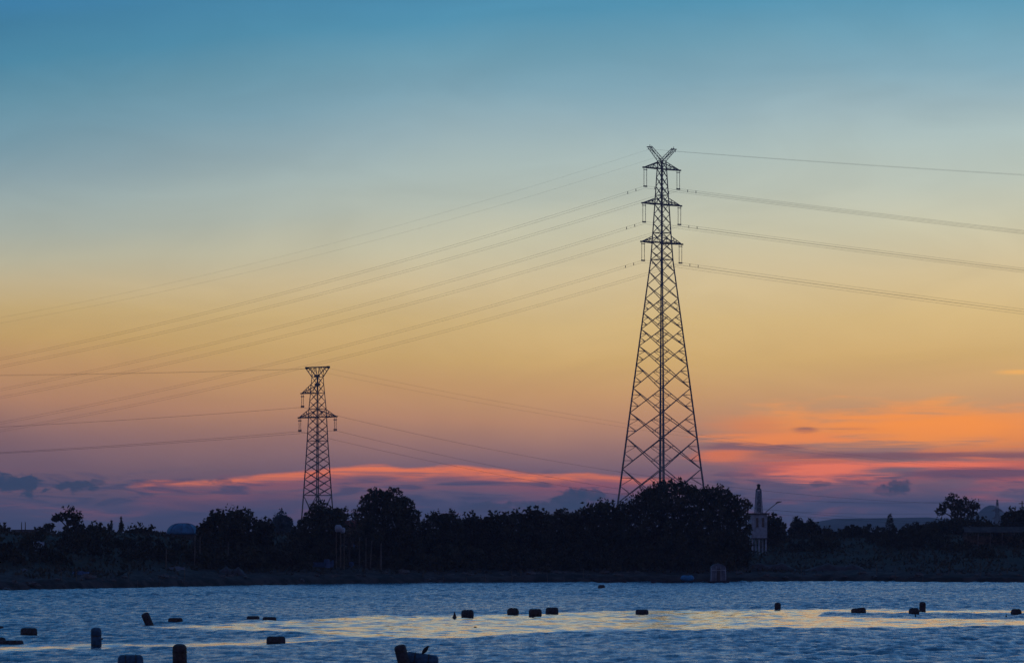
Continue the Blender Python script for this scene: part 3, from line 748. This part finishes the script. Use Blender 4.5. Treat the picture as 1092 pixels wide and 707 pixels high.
# ground cover on the bank
C_ = []
N = 30000
xx = rng.uniform(-115, 125, N); s = 8+150*rng.uniform(0, 1, N)**1.1; yy = shore(xx)+s
keep = (vnoise(xx*.3, yy*.25)+.6*vnoise(xx*.9, yy*.8)+np.clip(s/60, 0, .9) > .25)
xx, yy = xx[keep], yy[keep]; zz_ = ground(xx, yy)
hgt = rng.uniform(.05, .75, len(xx)); V, Fc = leaves(np.stack([xx, yy, zz_+hgt*.6], -1), .34, .45, 1.2)
tag(np_mesh('undergrowth', V, Fc, M['leaf_b']), 'tangled grass and weeds covering the bank', 'undergrowth', kind='stuff')

# ---------------------------------------------------------------- buildings and shore things
# watch hut with beacon
YH = 790.0; kh = YH/F; hx = (807.8-CX)*kh; hz0 = gz(hx, YH)
hut = empty('watch_hut', (hx, YH, hz0), R(12), 'white watch hut on stilts with a beacon mast on its roof', 'hut')
zr_ = lambda row: CAMZ+(HZ-row)*kh-hz0
wz0, wz1 = zr_(573.5), zr_(548.5); W2 = 2.75
m = MB()
m.box((0, 0, (wz0+wz1)/2), (W2, 2.6, wz1-wz0)); m.build('wall', M['white'], hut)
MB().box((0, 0, wz1+.12), (W2+.7, 3.2, .24)).build('roof', M['roof'], hut)
MB().box((0, 0, wz0-.1), (W2+.35, 2.9, .16)).build('floor_slab', M['roof'], hut)
for x_ in (-.42, .62):
    f_ = MB().box((x_, -1.33, zr_(557)), (.52, .1, 1.75)).build('window', M['white'], hut)
    MB().box((x_, -1.39, zr_(557)), (.40, .05, 1.6)).build('pane', M['glass'], f_)
for x_ in (-1.2, 0.0, 1.2):
    for y_ in (-1.1, 1.1): MB().box((x_, y_, (wz0-.18)/2-.2), (.24, .24, wz0+.2)).build('stilt', M['white'], hut)
m = MB(); zb, zt2 = wz1+.24, zr_(522)
for sx1 in (-1, 1):
    for sy1 in (-1, 1): m.tube((.2+sx1*.55, sy1*.55, zb), (.2+sx1*.34, sy1*.34, zt2), .09, n=6)
for k in (0, .25, .5, .75, 1):
    w = .55-.21*k; z = zb+(zt2-zb)*k; c4 = [(.2-w, -w, z), (.2+w, -w, z), (.2+w, w, z), (.2-w, w, z)]
    for a, b_ in zip(c4, c4[1:]+c4[:1]): m.tube(a, b_, .05, n=4)
    if k < 1:
        w2 = .55-.21*(k+.25); z2_ = z+(zt2-zb)*.25
        m.tube((.2-w, -w, z), (.2+w2, -w2, z2_), .04, n=4); m.tube((.2+w, -w, z), (.2-w2, -w2, z2_), .04, n=4)
m.build('mast', M['white'], hut)
m = MB()
for sx1 in (-1, 1):
    z_lo, z_hi = zb+.1, zt2-.2
    m.loft([[(.2-.42, sx1*.46, z_lo), (.2+.42, sx1*.46, z_lo), (.2+.42, sx1*.44, z_lo), (.2-.42, sx1*.44, z_lo)], [(.2-.27, sx1*.33, z_hi), (.2+.27, sx1*.33, z_hi), (.2+.27, sx1*.31, z_hi), (.2-.27, sx1*.31, z_hi)]])
m.build('mast_panel', M['grey'], hut)
MB().lathe([(.45, zt2), (.45, zt2+.15), (.28, zt2+.2), (.28, zt2+.7), (.4, zt2+.75), (.12, zt2+1.0)], 10, Matrix.Translation((.2, 0, 0))).build('lantern', M['roof'], hut)
# street lamp
lx, LY = (817.5-CX)*kh*1.01, 800.0; lz0 = gz(lx, LY); kl = LY/F
lamp = empty('street_lamp', (lx, LY, lz0), 0, 'unlit street lamp with a slanting arm beside the white watch hut', 'street lamp')
zl = lambda row: CAMZ+(HZ-row)*kl-lz0
MB().path([(0, 0, -.2), (0, 0, zl(546))], [.11, .08], 8).build('pole', M['steel'], lamp)
MB().path([(0, 0, zl(546)), (.9, 0, zl(541)), (1.9, 0, zl(536.5))], [.08, .07, .06], 7).build('arm', M['steel'], lamp)
MB().loft([[(1.7, -.16, zl(536.6)), (1.7, .16, zl(536.6)), (1.7, .16, zl(535.6)), (1.7, -.16, zl(535.6))], [(2.1, -.24, zl(536.4)), (2.1, .24, zl(536.4)), (2.1, .24, zl(534.6)), (2.1, -.24, zl(534.6))], [(2.75, -.12, zl(535.2)), (2.75, .12, zl(535.2)), (2.75, .12, zl(534.4)), (2.75, -.12, zl(534.4))]]).build('lamp_head', M['steel'], lamp)

# blue domed tent
DY = 715.0; kd = DY/F; dx_ = (195-CX)*kd; dz0 = CAMZ+(HZ-569.5)*kd
tent = empty('domed_tent', (dx_, DY, dz0), 0, 'blue domed tarpaulin shelter on top of the left levee', 'tent')
m = MB(); prof_ = []; wD = 17*kd; hD = 11.5*kd
for i in range(9):
    a = math.pi/2*i/8; prof_.append((wD*math.cos(a)**.75+.02, .55*0+hD*math.sin(a)))
m.lathe(prof_, 24); m.build('canopy', M['dome'], tent, True)
m = MB()
for k in range(8):
    a = math.pi*2*k/8; m.path([(math.cos(a)*(p_[0]+.03), math.sin(a)*(p_[0]+.03), p_[1]+.03) for p_ in prof_], .045, 5)
m.build('rib', M['bluepaint'], tent)
gzd = gz(dx_, DY)-dz0
if gzd < 0: MB().lathe([(wD*.95, gzd-.2), (wD*.95, -.01)], 20).build('wall', M['roof'], tent)
# flat hut at far left
FY = 705.0; kf = FY/F; fx = (27-CX)*kf; fz0 = gz(fx, FY); zf = lambda row: CAMZ+(HZ-row)*kf-fz0
fh = empty('flat_hut', (fx, FY, fz0), 0, 'low flat-roofed hut with two short posts near the left edge', 'hut')
MB().box((0, 0, zf(567)/2), (3.4, 2.6, max(.4, zf(567)))).build('wall', M['wood'], fh)
MB().box((0, 0, zf(565.6)), (4.0, 3.2, .28)).build('roof', M['roof'], fh)
for pxx in (23, 27): MB().path([((pxx-27)*kf, 0, zf(565)), ((pxx-27)*kf, 0, zf(556.5))], [.09, .06], 6).build('post', M['wood'], fh)
# red-roofed house among the trees
RY = 735.0; kr = RY/F; rx = (381-CX)*kr; rz0 = gz(rx, RY); zq = lambda row: CAMZ+(HZ-row)*kr-rz0
house = empty('house', (rx, RY, rz0), R(6), 'small red-roofed house under the tall dome-shaped tree', 'house')
MB().box((0, 0, zq(561)/2), (3.6, 3.4, zq(561))).build('wall', M['wood'], house)
m = MB(); m.loft([[(-2.1, -2.0, zq(561)), (-2.1, 2.0, zq(561)), (-2.1, 0, zq(554.5))], [(2.1, -2.0, zq(561)), (2.1, 2.0, zq(561)), (2.1, 0, zq(554.5))]]); m.build('roof', M['red'], house)
MB().box((-.3, -1.72, 1.1), (.9, .08, 2.0)).build('door', M['bluepaint'], house)
f_ = MB().box((1.0, -1.72, 1.6), (.8, .08, .8)).build('window', M['wood'], house); MB().box((1.0, -1.77, 1.6), (.66, .04, .66)).build('pane', M['glass'], f_)
for (pxx, row, s, lab) in ((360.8, 563.2, .52, 'larger and higher of two white round stand-ins for pale patches among the dark trees'), (365.2, 565.2, .4, 'smaller and lower of two white round stand-ins for pale patches among the dark trees')):  # added round bodies standing in for two unidentified pale patches
    p = at(pxx, row, 684); b0 = gz(p.x, 684)
    tk = empty('pale_standin', (p.x, 684, b0), 0, lab, 'pale_blob', 'stand-ins for pale patches among the trees'); c0 = p.z-b0
    MB().lathe([(s*.55, c0-s*1.05), (s*.95, c0-s*.8), (s, c0-s*.2), (s, c0+s*.4), (s*.8, c0+s*.85), (s*.3, c0+s*1.05)], 16).build('pale_blob', M['white'], tk, True)
    m = MB()
    for sx1 in (-1, 1):
        for sy1 in (-1, 1): m.tube((sx1*s*.6, sy1*s*.6, -.2), (sx1*s*.6, sy1*s*.6, c0-s*.98), .06, n=5)
    m.build('stand', M['wood'], tk)
# pale poles / trunks on the bank
for (pxx, r0_, r1_, Y_, lab) in ((207.5, 571, 606, 655, 'left pale pole of a pair below the blue domed tent'), (213, 572, 606, 656, 'right pale pole of a pair below the blue domed tent'),
                                 (177, 585, 606, 645, 'short pole on the bank left of the pale pair'), (243, 577, 606, 668, 'single pale pole under the flat-crowned left tree'),
                                 (383, 573, 600, 700, 'first of the slim poles beneath the tall dome-shaped tree, from the left'), (390, 573, 604, 694, 'second of the slim poles beneath the tall dome-shaped tree, from the left'),
                                 (394.5, 576, 607, 692, 'third slim pole beneath the tall dome-shaped tree, leaning slightly'), (406, 579, 604, 698, 'rightmost and thickest slim pole beneath the tall dome-shaped tree')):
    p = at(pxx, r0_, Y_); b0 = gz(p.x, Y_)
    m = MB(); lean = .3 if 'leaning' in lab else .05; tk_ = .17 if 'thickest' in lab else .11
    m.path([(0, 0, -.3), (lean*.5, 0, (p.z-b0)*.5), (lean, 0, p.z-b0)], [tk_, tk_*.85, tk_*.6], 7)
    tag(m.build('pole', M['pale_bark'], None, False, (p.x, Y_, b0)), lab, 'pole', 'pale poles on the bank')
# raft with sheds
def flat_boat(name, label, px0, px1, rowb, h_, matk, Y=None):
    Y = Y or F*CAMZ/(rowb-HZ); k = Y/F; L_ = (px1-px0)*k; xc = ((px0+px1)/2-CX)*k
    r_ = empty(name, (xc, Y, 0), 0, label, 'boat')
    rings = []; wB = min(1.7, L_*.22)
    for i in range(11):
        t_ = i/10*2-1; e = max(.08, 1-abs(t_)**4); sh = h_*(1+.7*abs(t_)**4)
        x_ = t_*L_/2
        rings.append([(x_*.96, -wB/2*e*.7, -.22), (x_, -wB/2*e, sh), (x_, -wB/2*e*.85, sh), (x_, -wB/2*e*.8, .08), (x_, wB/2*e*.8, .08), (x_, wB/2*e*.85, sh), (x_, wB/2*e, sh), (x_*.96, wB/2*e*.7, -.22)])
    MB().loft(rings).build('hull', M[matk], r_)
    m = MB()
    for t_ in (-.5, 0, .5): m.box((t_*L_/2, 0, h_*.75), (.25, wB*.82, .05))
    m.build('thwart', M['wood'], r_)
    return r_, xc, Y, k
raft, rxc, rY, rk = flat_boat('raft', 'long dark flat boat moored below the broadest tree', 694, 778, 622.2, .28, 'hull', 688)
def shed(px0, px1, top, Y, label):
    k = Y/F; x = ((px0+px1)/2-CX)*k; w = (px1-px0)*k; H = CAMZ+(HZ-top)*k
    r_ = empty('arched_shed', (x, Y, .3), 0, label, 'shed'); m = MB(); rings = []
    for y_ in (-1.2, 1.2):
        rings.append([(-w/2, y_, -.05), (-w/2*.96, y_, H*.72), (-w/2*.6, y_, H*.9-.2), (0, y_, H-.3), (w/2*.6, y_, H*.9-.2), (w/2*.96, y_, H*.72), (w/2, y_, -.05)])
    m.loft(rings); m.build('shell', M['grey'], r_)
    m = MB()
    for sx1 in (-.5, -.17, .17, .5): m.path([(sx1*w*.96, -1.24, -.05), (sx1*w*.9, -1.24, H*(.80-.25*abs(sx1)))], .05, 5)
    m.path([(-w*.5, -1.24, H*.55), (w*.5, -1.24, H*.55)], .05, 5)
    m.build('frame', M['white'], r_)
    MB().box((.05*w, -1.215, H*.32), (w*.3, .05, H*.6)).build('door', M['roof'], r_)
shed(757.5, 774, 600.5, 689.5, 'grey arched shed standing at the right end of the long dark boat')
# blue drum-like tarp on the raft
p = at(733, 617.3, 688); e = empty('tarp_bundle', (p.x, 688, .3), 0, 'bright blue tarp bundle lying on the long dark boat', 'tarp'); m = MB(); rings = []
for i in range(13):
    t_ = i/12*2-1; rr = .42*(1-abs(t_)**3.5)**.5+.02
    rings.append([(t_*1.05, rr*1.1*math.cos(a), .44+rr*math.sin(a)*(1+.08*math.sin(5*t_+a*3))) for a in [2*math.pi*k/12 for k in range(12)]])
m.loft(rings).build('tarp', M['tarp'], e, True)
MB().path([(-.5, -.5, .44), (-.5, 0, .9), (-.5, .5, .44)], .03, 5).path([(.5, -.5, .44), (.5, 0, .9), (.5, .5, .44)], .03, 5).build('lashing_rope', M['rope'], e)
flat_boat('sampan', 'low dark sampan moored left of the long dark boat', 632, 668, 621.6, .3, 'hull', 692)
flat_boat('sampan', 'pale little sampan beached below the tall dome-shaped tree', 411, 425, 619.6, .35, 'grey', 694)
# blue objects around px 340
flat_boat('skiff', 'blue skiff drawn up on the bank below the shorter pylon', 324, 356, 604, .55, 'bluepaint', 684)[0].location.z = gz((340-CX)/F*684, 684)+.2
def stand_drum(px, row0, row1, Y, matk, label, rad):
    p = at(px, row1, Y); z0_ = gz(p.x, Y); H = (row1-row0)*Y/F
    e = empty('storage_drum', (p.x, Y, z0_), 0, label, 'drum'); MB().lathe([(rad*.93, 0), (rad, .05), (rad, H*.33), (rad*1.05, H*.35), (rad, H*.37), (rad, H*.66), (rad*1.05, H*.68), (rad, H*.7), (rad, H-.05), (rad*.92, H)], 16).build('drum', M[matk], e)
    MB().lathe([(rad*.8, H), (rad*.8, H+.05), (rad*.1, H+.06)], 14).build('lid', M['bluepaint'], e)
stand_drum(348.5, 588, 597, 683, 'bluepaint', 'blue storage drum standing behind the drawn-up blue skiff', .42)
stand_drum(374.5, 579, 585, 705, 'bluepaint', 'small blue drum among the poles under the tall dome-shaped tree', .36)
# tarps and boards lying on the bank
def sheet(px, row, w_, d_, tilt, matk, label, Y, yaw=0):
    p = at(px, row, Y); z0_ = gz(p.x, Y); m = MB(); n = 9; V = []; Fc = []
    for i in range(n):
        for j in range(n):
            a, b_ = i/(n-1)-.5, j/(n-1)-.5
            V.append((a*w_, b_*d_*.6, .12+(b_+.5)*d_*math.sin(tilt)+.07*math.sin(9*a+3*b_)+.05*math.sin(13*b_+1)))
    for i in range(n-1):
        for j in range(n-1): Fc.append((i*n+j, (i+1)*n+j, (i+1)*n+j+1, i*n+j+1))
    o = np_mesh('tarp', V, Fc, M[matk], None, True, (p.x, Y, z0_)); o.rotation_euler = (0, 0, yaw)
    so = o.modifiers.new('thick', 'SOLIDIFY'); so.thickness = .05
    return tag(o, label, 'tarp', 'tarps on the bank')
def y_at(px, row):                                  # first spot of the bank seen at that pixel
    for Y_ in np.arange(540, 760, .5):
        x_ = (px-CX)/F*Y_
        if Y_ > shore(x_) and gz(x_, Y_) >= CAMZ+(HZ-row)/F*Y_: return float(Y_)
    return 700.0
for (pxx, row, w_, d_, tl, mk, lab) in ((42, 589, 1.5, 1.8, .8, 'white', 'pale slanting sheet on the left bank below the flat hut'), (26, 611, .8, .7, .5, 'grey', 'small pale scrap at the left waterline'),
                                        (86, 614, 2.2, .7, .5, 'bluepaint', 'blue tarp on the shore below the solitary airy tree'), (189, 609, 2.2, .8, .6, 'grey', 'grey tarp heap by the waterline below the blue domed tent'),
                                        (766, 583, .9, .9, .9, 'grey', 'pale scrap hanging low under the broadest tree'), (556, 604, 1.6, .8, .5, 'grey', 'grey tarp on the shore at the centre of the photo')):
    sheet(pxx, row, w_, d_, tl, mk, lab, y_at(pxx, row), random.uniform(-.3, .3))
# long grey covered heap right of the raft
for (pa, pb, rt, lab) in ((790, 850, 600, 'long low grey net heap on the shore right of the arched shed'), (858, 925, 601, 'long low grey net heap on the shore below the far hills'), (230, 262, 605, 'low dark net heap below the flat-crowned left tree')):
    Y_ = y_at((pa+pb)/2, rt+7); k = Y_/F; w_ = (pb-pa)*k; x_ = ((pa+pb)/2-CX)*k; z0_ = gz(x_, Y_); Vv = []; Fc = []
    for i in range(25):
        for j in range(9):
            a, b_ = i/24*2-1, j/8*2-1; hh = max(0, (1-a**4)*(1-b_*b_))*.95*(1+.22*math.sin(7*a+pa)+.12*math.sin(17*a+4*b_))
            Vv.append((a*w_/2, b_*1.4, hh-.15))
    for i in range(24):
        for j in range(8): Fc.append((i*9+j, (i+1)*9+j, (i+1)*9+j+1, i*9+j+1))
    tag(np_mesh('net_heap', Vv, Fc, M['hull'], None, True, (x_, Y_, z0_)), lab, 'net heap', 'net heaps along the shore')
# open shed at right
OY = 790.0; ko = OY/F; ox_ = (1061-CX)*ko; oz0 = gz(ox_, OY); zo = lambda row: CAMZ+(HZ-row)*ko-oz0
op = empty('open_shed', (ox_, OY, oz0), 0, 'dark open-sided shed on posts at the right edge of the shore', 'shed')
Wd = 64*ko; m = MB(); hz1 = max(2.2, zo(577))
m.loft([[(-Wd/2-.3, -2.2, hz1), (-Wd/2-.3, 0, hz1+.9), (-Wd/2-.3, 2.2, hz1), (-Wd/2-.3, 2.2, hz1-.12), (-Wd/2-.3, 0, hz1+.76), (-Wd/2-.3, -2.2, hz1-.12)], [(Wd/2+.3, -2.2, hz1), (Wd/2+.3, 0, hz1+.9), (Wd/2+.3, 2.2, hz1), (Wd/2+.3, 2.2, hz1-.12), (Wd/2+.3, 0, hz1+.76), (Wd/2+.3, -2.2, hz1-.12)]])
m.build('roof', M['roof'], op)
for k in range(6):
    for y_ in (-2, 2): MB().tube((-Wd/2+Wd*k/5, y_, -.6), (-Wd/2+Wd*k/5, y_, hz1-.1), .11, n=6).build('post', M['pale_bark'], op)
MB().box((0, 1.9, hz1*.35), (Wd, .08, hz1*.7)).build('back_wall', M['wood'], op)
# mast at the right edge
p = at(1090, 534, 895); b0 = gz(p.x, 895); e = empty('utility_pole', (p.x, 895, b0), 0, 'thin utility pole rising above the square-topped tree at right edge', 'pole')
MB().path([(0, 0, -.3), (0, 0, p.z-b0)], [.16, .1], 7).build('pole', M['wood'], e); MB().box((0, 0, p.z-b0-.5), (1.3, .12, .14)).build('crossbar', M['wood'], e)

# ---------------------------------------------------------------- floats on the water
def drum_prof(r, L_):
    q_ = min(.55*r, L_*.22); arc = [(r-q_+q_*math.sin(a), q_*(1-math.cos(a))) for a in np.linspace(0, math.pi/2, 6)]
    pf = [(r*.1, -L_/2-.01)]+[(a, -L_/2+z) for a, z in arc]
    for c_ in (-.2, .2): pf += [(r, c_*L_-.05), (r*.95, c_*L_-.02), (r*.95, c_*L_+.02), (r, c_*L_+.05)]
    return pf+[(a, L_/2-z) for a, z in arc[::-1]]+[(r*.1, L_/2+.01)]
def float_drum(x0, x1, rt, rb, pose, matk, label, yaw=0., tilt=0., rope=False):
    Y = F*CAMZ/(rb-HZ); k = Y/F; w = (x1-x0)*k; hv = (rb-rt)*k; x = ((x0+x1)/2-CX)*k
    e = empty('float_drum', (x, Y, 0), 0, label, 'float', 'drum floats on the water')
    if pose == 'lie':
        r = max(.2, min(.34, hv*.68)); L_ = w/max(.5, math.cos(yaw)); zc = hv-r
        mt = Matrix.Translation((0, r, zc)) @ Matrix.Rotation(yaw, 4, 'Z') @ Matrix.Rotation(tilt, 4, 'Y') @ Matrix.Rotation(R(90), 4, 'Y')
    else:
        r = w/2/(1+abs(math.sin(tilt))*.9); L_ = hv/math.cos(tilt)+.35
        mt = Matrix.Translation((0, 0, hv/2-.12)) @ Matrix.Rotation(tilt, 4, 'Y') @ Matrix.Rotation(.2, 4, 'X')
    MB().lathe(drum_prof(r, L_), 22, mt).build('drum', M[matk], e, True)
    for c_ in (-.2, .2):
        MB().path([mt @ Vector((r*1.0*math.cos(a), r*1.0*math.sin(a), c_*L_)) for a in np.linspace(0, 2*math.pi, 19)], .018, 5, False).build('rope_band', M['rope'], e)
    return e
FD = float_drum
FD(-12, 3.5, 667.3, 671.3, 'lie', 'foam', 'drum float cut by the left edge, upper of the two there')
FD(21.5, 39, 669.3, 677, 'lie', 'foam', 'dark drum float lying on its side near the left edge', .15)
FD(-3, 24.5, 682.5, 687, 'lie', 'foam', 'half-sunk long float cut by the left edge, lower of the two there', .05)
FD(-9, 4.5, 679.5, 686.5, 'lie', 'foam', 'round end of a float bobbing on the half-sunk long float at left edge', .5)
FD(97, 108.3, 670, 689, 'up', 'blue', 'upright bluish drum float with a small knob on its side', tilt=.0)
e = bpy.context.scene.objects['float_drum']
FD(125, 152, 698, 709.5, 'lie', 'blue', 'big bluish drum float lying at the bottom edge, left of an upright one', .1)
FD(184, 199.3, 688, 708, 'up', 'rust', 'tall brownish drum float standing upright near the bottom edge')
FD(152, 163.5, 654, 666.5, 'up', 'foam', 'drum float tilted over to the left, standing in the ripples', tilt=-.38)
FD(179, 194.5, 658.6, 664, 'lie', 'rust', 'low brownish drum float right of the tilted one', .05)
FD(263, 276.5, 656.6, 660.6, 'lie', 'foam', 'left one of two low dark floats end to end', .1)
FD(280, 294.5, 657.6, 661.6, 'lie', 'foam', 'right one of two low dark floats end to end', -.1)
FD(284, 304, 678.3, 686, 'lie', 'foam', 'lone dark drum float lying between two pale slicks', .08)
FD(492, 505, 650, 658, 'lie', 'foam', 'drum float right beside the small dark cone marker', .12)
FD(542, 552, 648, 655.3, 'lie', 'rust', 'leftmost of three floats in a row at the centre', .5)
FD(564, 577.6, 649, 657, 'lie', 'rust', 'middle and largest of three floats in a row at the centre', .1)
FD(582, 595.4, 647.4, 654, 'lie', 'foam', 'rightmost of three floats in a row at the centre', .1)
FD(638, 645, 623.4, 627.6, 'lie', 'foam', 'tiny float farthest out, near the opposite shore', .2)
FD(678, 691.5, 649.7, 654.8, 'lie', 'foam', 'low float lying alone on the slick below the arched shed', .15)
FD(826, 832.6, 643, 649.6, 'up', 'rust', 'small squarish upright float below the watch hut')
FD(908, 923.6, 648, 653.6, 'lie', 'rust', 'lying float with one end dipping left of the upright pair', .1, -.12)
FD(970, 980.2, 648, 655, 'lie', 'foam', 'lying float touching the left side of an upright one', .2)
FD(980.3, 987.2, 642.3, 652, 'up', 'rust', 'small upright float rising behind a lying one at right')
FD(1079, 1089.3, 649, 655.3, 'lie', 'foam', 'drum float close to the right edge', .3)
# knob on the upright bluish drum
for o in list(bpy.context.scene.objects):
    if o.get('label', '').startswith('upright bluish'):
        MB().tube((.24, 0, .38), (.34, 0, .4), .05, n=8).build('knob', M['rope'], o)
# small markers
def cone_marker(px, rt, rb, w_, label):
    Y = F*CAMZ/(rb-HZ); k = Y/F; e = empty('marker_buoy', ((px-CX)*k, Y, 0), 0, label, 'buoy'); H = (rb-rt)*k; r = w_*k/2
    MB().lathe([(r*.9, -.15), (r, .03), (r*.75, H*.25), (r*.35, H*.7), (r*.12, H)], 14).build('cone', M['foam'], e, True)
    MB().path([(r*.95*math.cos(a), r*.95*math.sin(a), .04) for a in np.linspace(0, 6.283, 17)], .03, 5, False).build('rope_band', M['rope'], e)
cone_marker(484.8, 652, 659, 5.2, 'small dark cone marker on the slick left of a drum float')
cone_marker(1073, 654.2, 658.4, 2.4, 'tiny dark marker left of the float at the right edge')
cone_marker(976.2, 653.6, 658.6, 2.2, 'tiny dark stub just in front of the float touching an upright one')
cone_marker(506.8, 667.4, 669, 2.6, 'tiny dark dot float on the central slick')

# the pair of floats at the bottom with a bird
Yb = 187.0; kb = Yb/F
def pt(px, row): return Vector(((px-CX)*kb, 0, CAMZ+(HZ-row)*kb))
e = empty('float_drum', (pt(428, 700).x, Yb, 0), 0, 'dark upright float at the bottom edge, next to the float with a bird', 'float', 'drum floats on the water')
o = Vector((pt(428, 700).x, 0, 0)); c0 = pt(427.6, 699.5)-o
mt = Matrix.Translation(c0+Vector((0.05, 0, 0))) @ Matrix.Rotation(R(-14), 4, 'Y')
MB().lathe(drum_prof(.245, .95), 22, mt).build('drum', M['foam'], e, True)
for c_ in (-.2, .2): MB().path([mt @ Vector((.25*math.cos(a), .25*math.sin(a), c_*.95)) for a in np.linspace(0, 2*math.pi, 19)], .018, 5, False).build('rope_band', M['rope'], e)
e = empty('float_drum', (pt(450, 700).x, Yb+.3, 0), 0, 'blue float lying aslant at the bottom edge with a bird on it', 'float', 'drum floats on the water')
o = Vector((pt(450, 700).x, 0, 0)); a0 = pt(431, 702.5)-o; a1 = pt(467, 707.5)-o
ax_ = (a1-a0); Ld = ax_.length; mt = Matrix.Translation((a0+a1)/2+Vector((0, .3, .02))) @ ax_.to_track_quat('Z', 'Y').to_matrix().to_4x4()
MB().lathe(drum_prof(.3, Ld), 22, mt).build('drum', M['blue'], e, True)
for c_ in (-.2, .2): MB().path([mt @ Vector((.305*math.cos(a), .305*math.sin(a), c_*Ld)) for a in np.linspace(0, 2*math.pi, 19)], .018, 5, False).build('rope_band', M['rope'], e)
# bird: body one skin from tail to beak, legs its own
perch = pt(451, 697.2); b0 = empty('bird', (perch.x, Yb+.55, perch.z-.05), 0, 'small dark bird perched on the blue slanting float', 'bird')
axis = [(-.06, 0, .02), (-.02, 0, .07), (.02, 0, .13), (.07, 0, .19), (.12, 0, .25), (.155, 0, .295), (.18, 0, .325), (.205, 0, .345), (.24, 0, .352), (.27, 0, .352)]
rad = [.02, .042, .072, .088, .08, .058, .05, .046, .016, .004]
MB().path(axis, rad, 10).build('body', M['feather'], b0, True)
for s_ in (-1, 1):
    m = MB(); rings = []
    for (x_, z_, w_, t_) in ((.10, .24, .03, .012), (.05, .17, .05, .014), (-.01, .09, .04, .010), (-.07, .01, .012, .005)):
        rings.append([(x_-w_*.7, s_*.075, z_+w_*.6), (x_, s_*(.082+t_), z_), (x_+w_*.7, s_*.075, z_-w_*.6), (x_, s_*.06, z_)])
    m.loft(rings).build('wing', M['feather'], b0)
    MB().path([(.03, s_*.025, .11), (.02, s_*.028, .05), (.03, s_*.03, -.02)], [.010, .006, .005], 5).path([(.03, s_*.03, -.02), (.07, s_*.035, -.025)], [.005, .003], 4).build('leg', M['feather'], b0)

# ---------------------------------------------------------------- clutter along the waterline
rock_kinds = []
for i in range(5):
    m = bpy.data.meshes.new('rock'); bmv = []; fc = []
    n1, n2 = 10, 6
    for a in range(n2+1):
        for b_ in range(n1):
            th, ph = math.pi*a/n2, 2*math.pi*b_/n1
            r_ = 1+.28*math.sin(3*ph+i*1.7+th*2)+.18*math.sin(5*th+ph*2+i)
            bmv.append((r_*math.sin(th)*math.cos(ph), .8*r_*math.sin(th)*math.sin(ph), .55*r_*math.cos(th)))
    for a in range(n2):
        for b_ in range(n1): fc.append((a*n1+b_, a*n1+(b_+1) % n1, (a+1)*n1+(b_+1) % n1, (a+1)*n1+b_))
    m.from_pydata(bmv, [], fc); m.update(); m.materials.append(M['rockm' if 'rockm' in M else 'hull']); rock_kinds.append(m)
for (p0, p1, n, lab) in ((2, 205, 16, 'dark rock at the waterline below the left grassy bank'), (215, 440, 16, 'dark rock at the waterline below the two pylon-side trees'),
                         (445, 690, 18, 'dark rock at the waterline below the central tree belt'), (785, 1090, 22, 'dark rock at the waterline below the right-hand bank')):
    for j in range(n):
        pxx = p0+(p1-p0)*(j+random.uniform(.05, .95))/n; x = (pxx-CX)/F*690
        for _ in range(3): y = float(shore(x))+random.uniform(-1.0, 9.0)*(1 if _ == 0 else 0)+(yy_ if _ else 0); yy_ = y-float(shore(x)); x = (pxx-CX)/F*y
        o = bpy.data.objects.new('rock', random.choice(rock_kinds)); COL.objects.link(o)
        sc = random.uniform(.25, .75); o.location = (x, y, max(gz(x, y), 0)+sc*.1); o.scale = (sc*random.uniform(1, 1.7), sc, sc*random.uniform(.7, 1.1)); o.rotation_euler = (0, 0, random.uniform(0, 6.28))
        tag(o, lab, 'rock', lab.replace('dark rock', 'rocks'))
for (p0, p1, n, lab) in ((60, 200, 7, 'thin dark stake stuck in the shore below the solitary airy tree'), (440, 640, 9, 'thin dark stake stuck in the shore below the central tree belt'), (840, 1080, 9, 'thin dark stake stuck in the shore below the far hills')):
    for j in range(n):
        pxx = p0+(p1-p0)*(j+random.uniform(.05, .95))/n; x = (pxx-CX)/F*690; off = random.uniform(-2.5, 6)
        for _ in range(3): y = float(shore(x))+off; x = (pxx-CX)/F*y
        m = MB(); hh = random.uniform(.9, 2.1); lx_ = random.uniform(-.2, .2)
        m.path([(0, 0, -.6), (lx_*.5, 0, hh*.5), (lx_, 0, hh)], [.06, .05, .04], 6)
        tag(m.build('stake', M['wood'], None, False, (x, y, gz(x, y))), lab, 'stake', lab.replace('thin dark stake', 'stakes'))
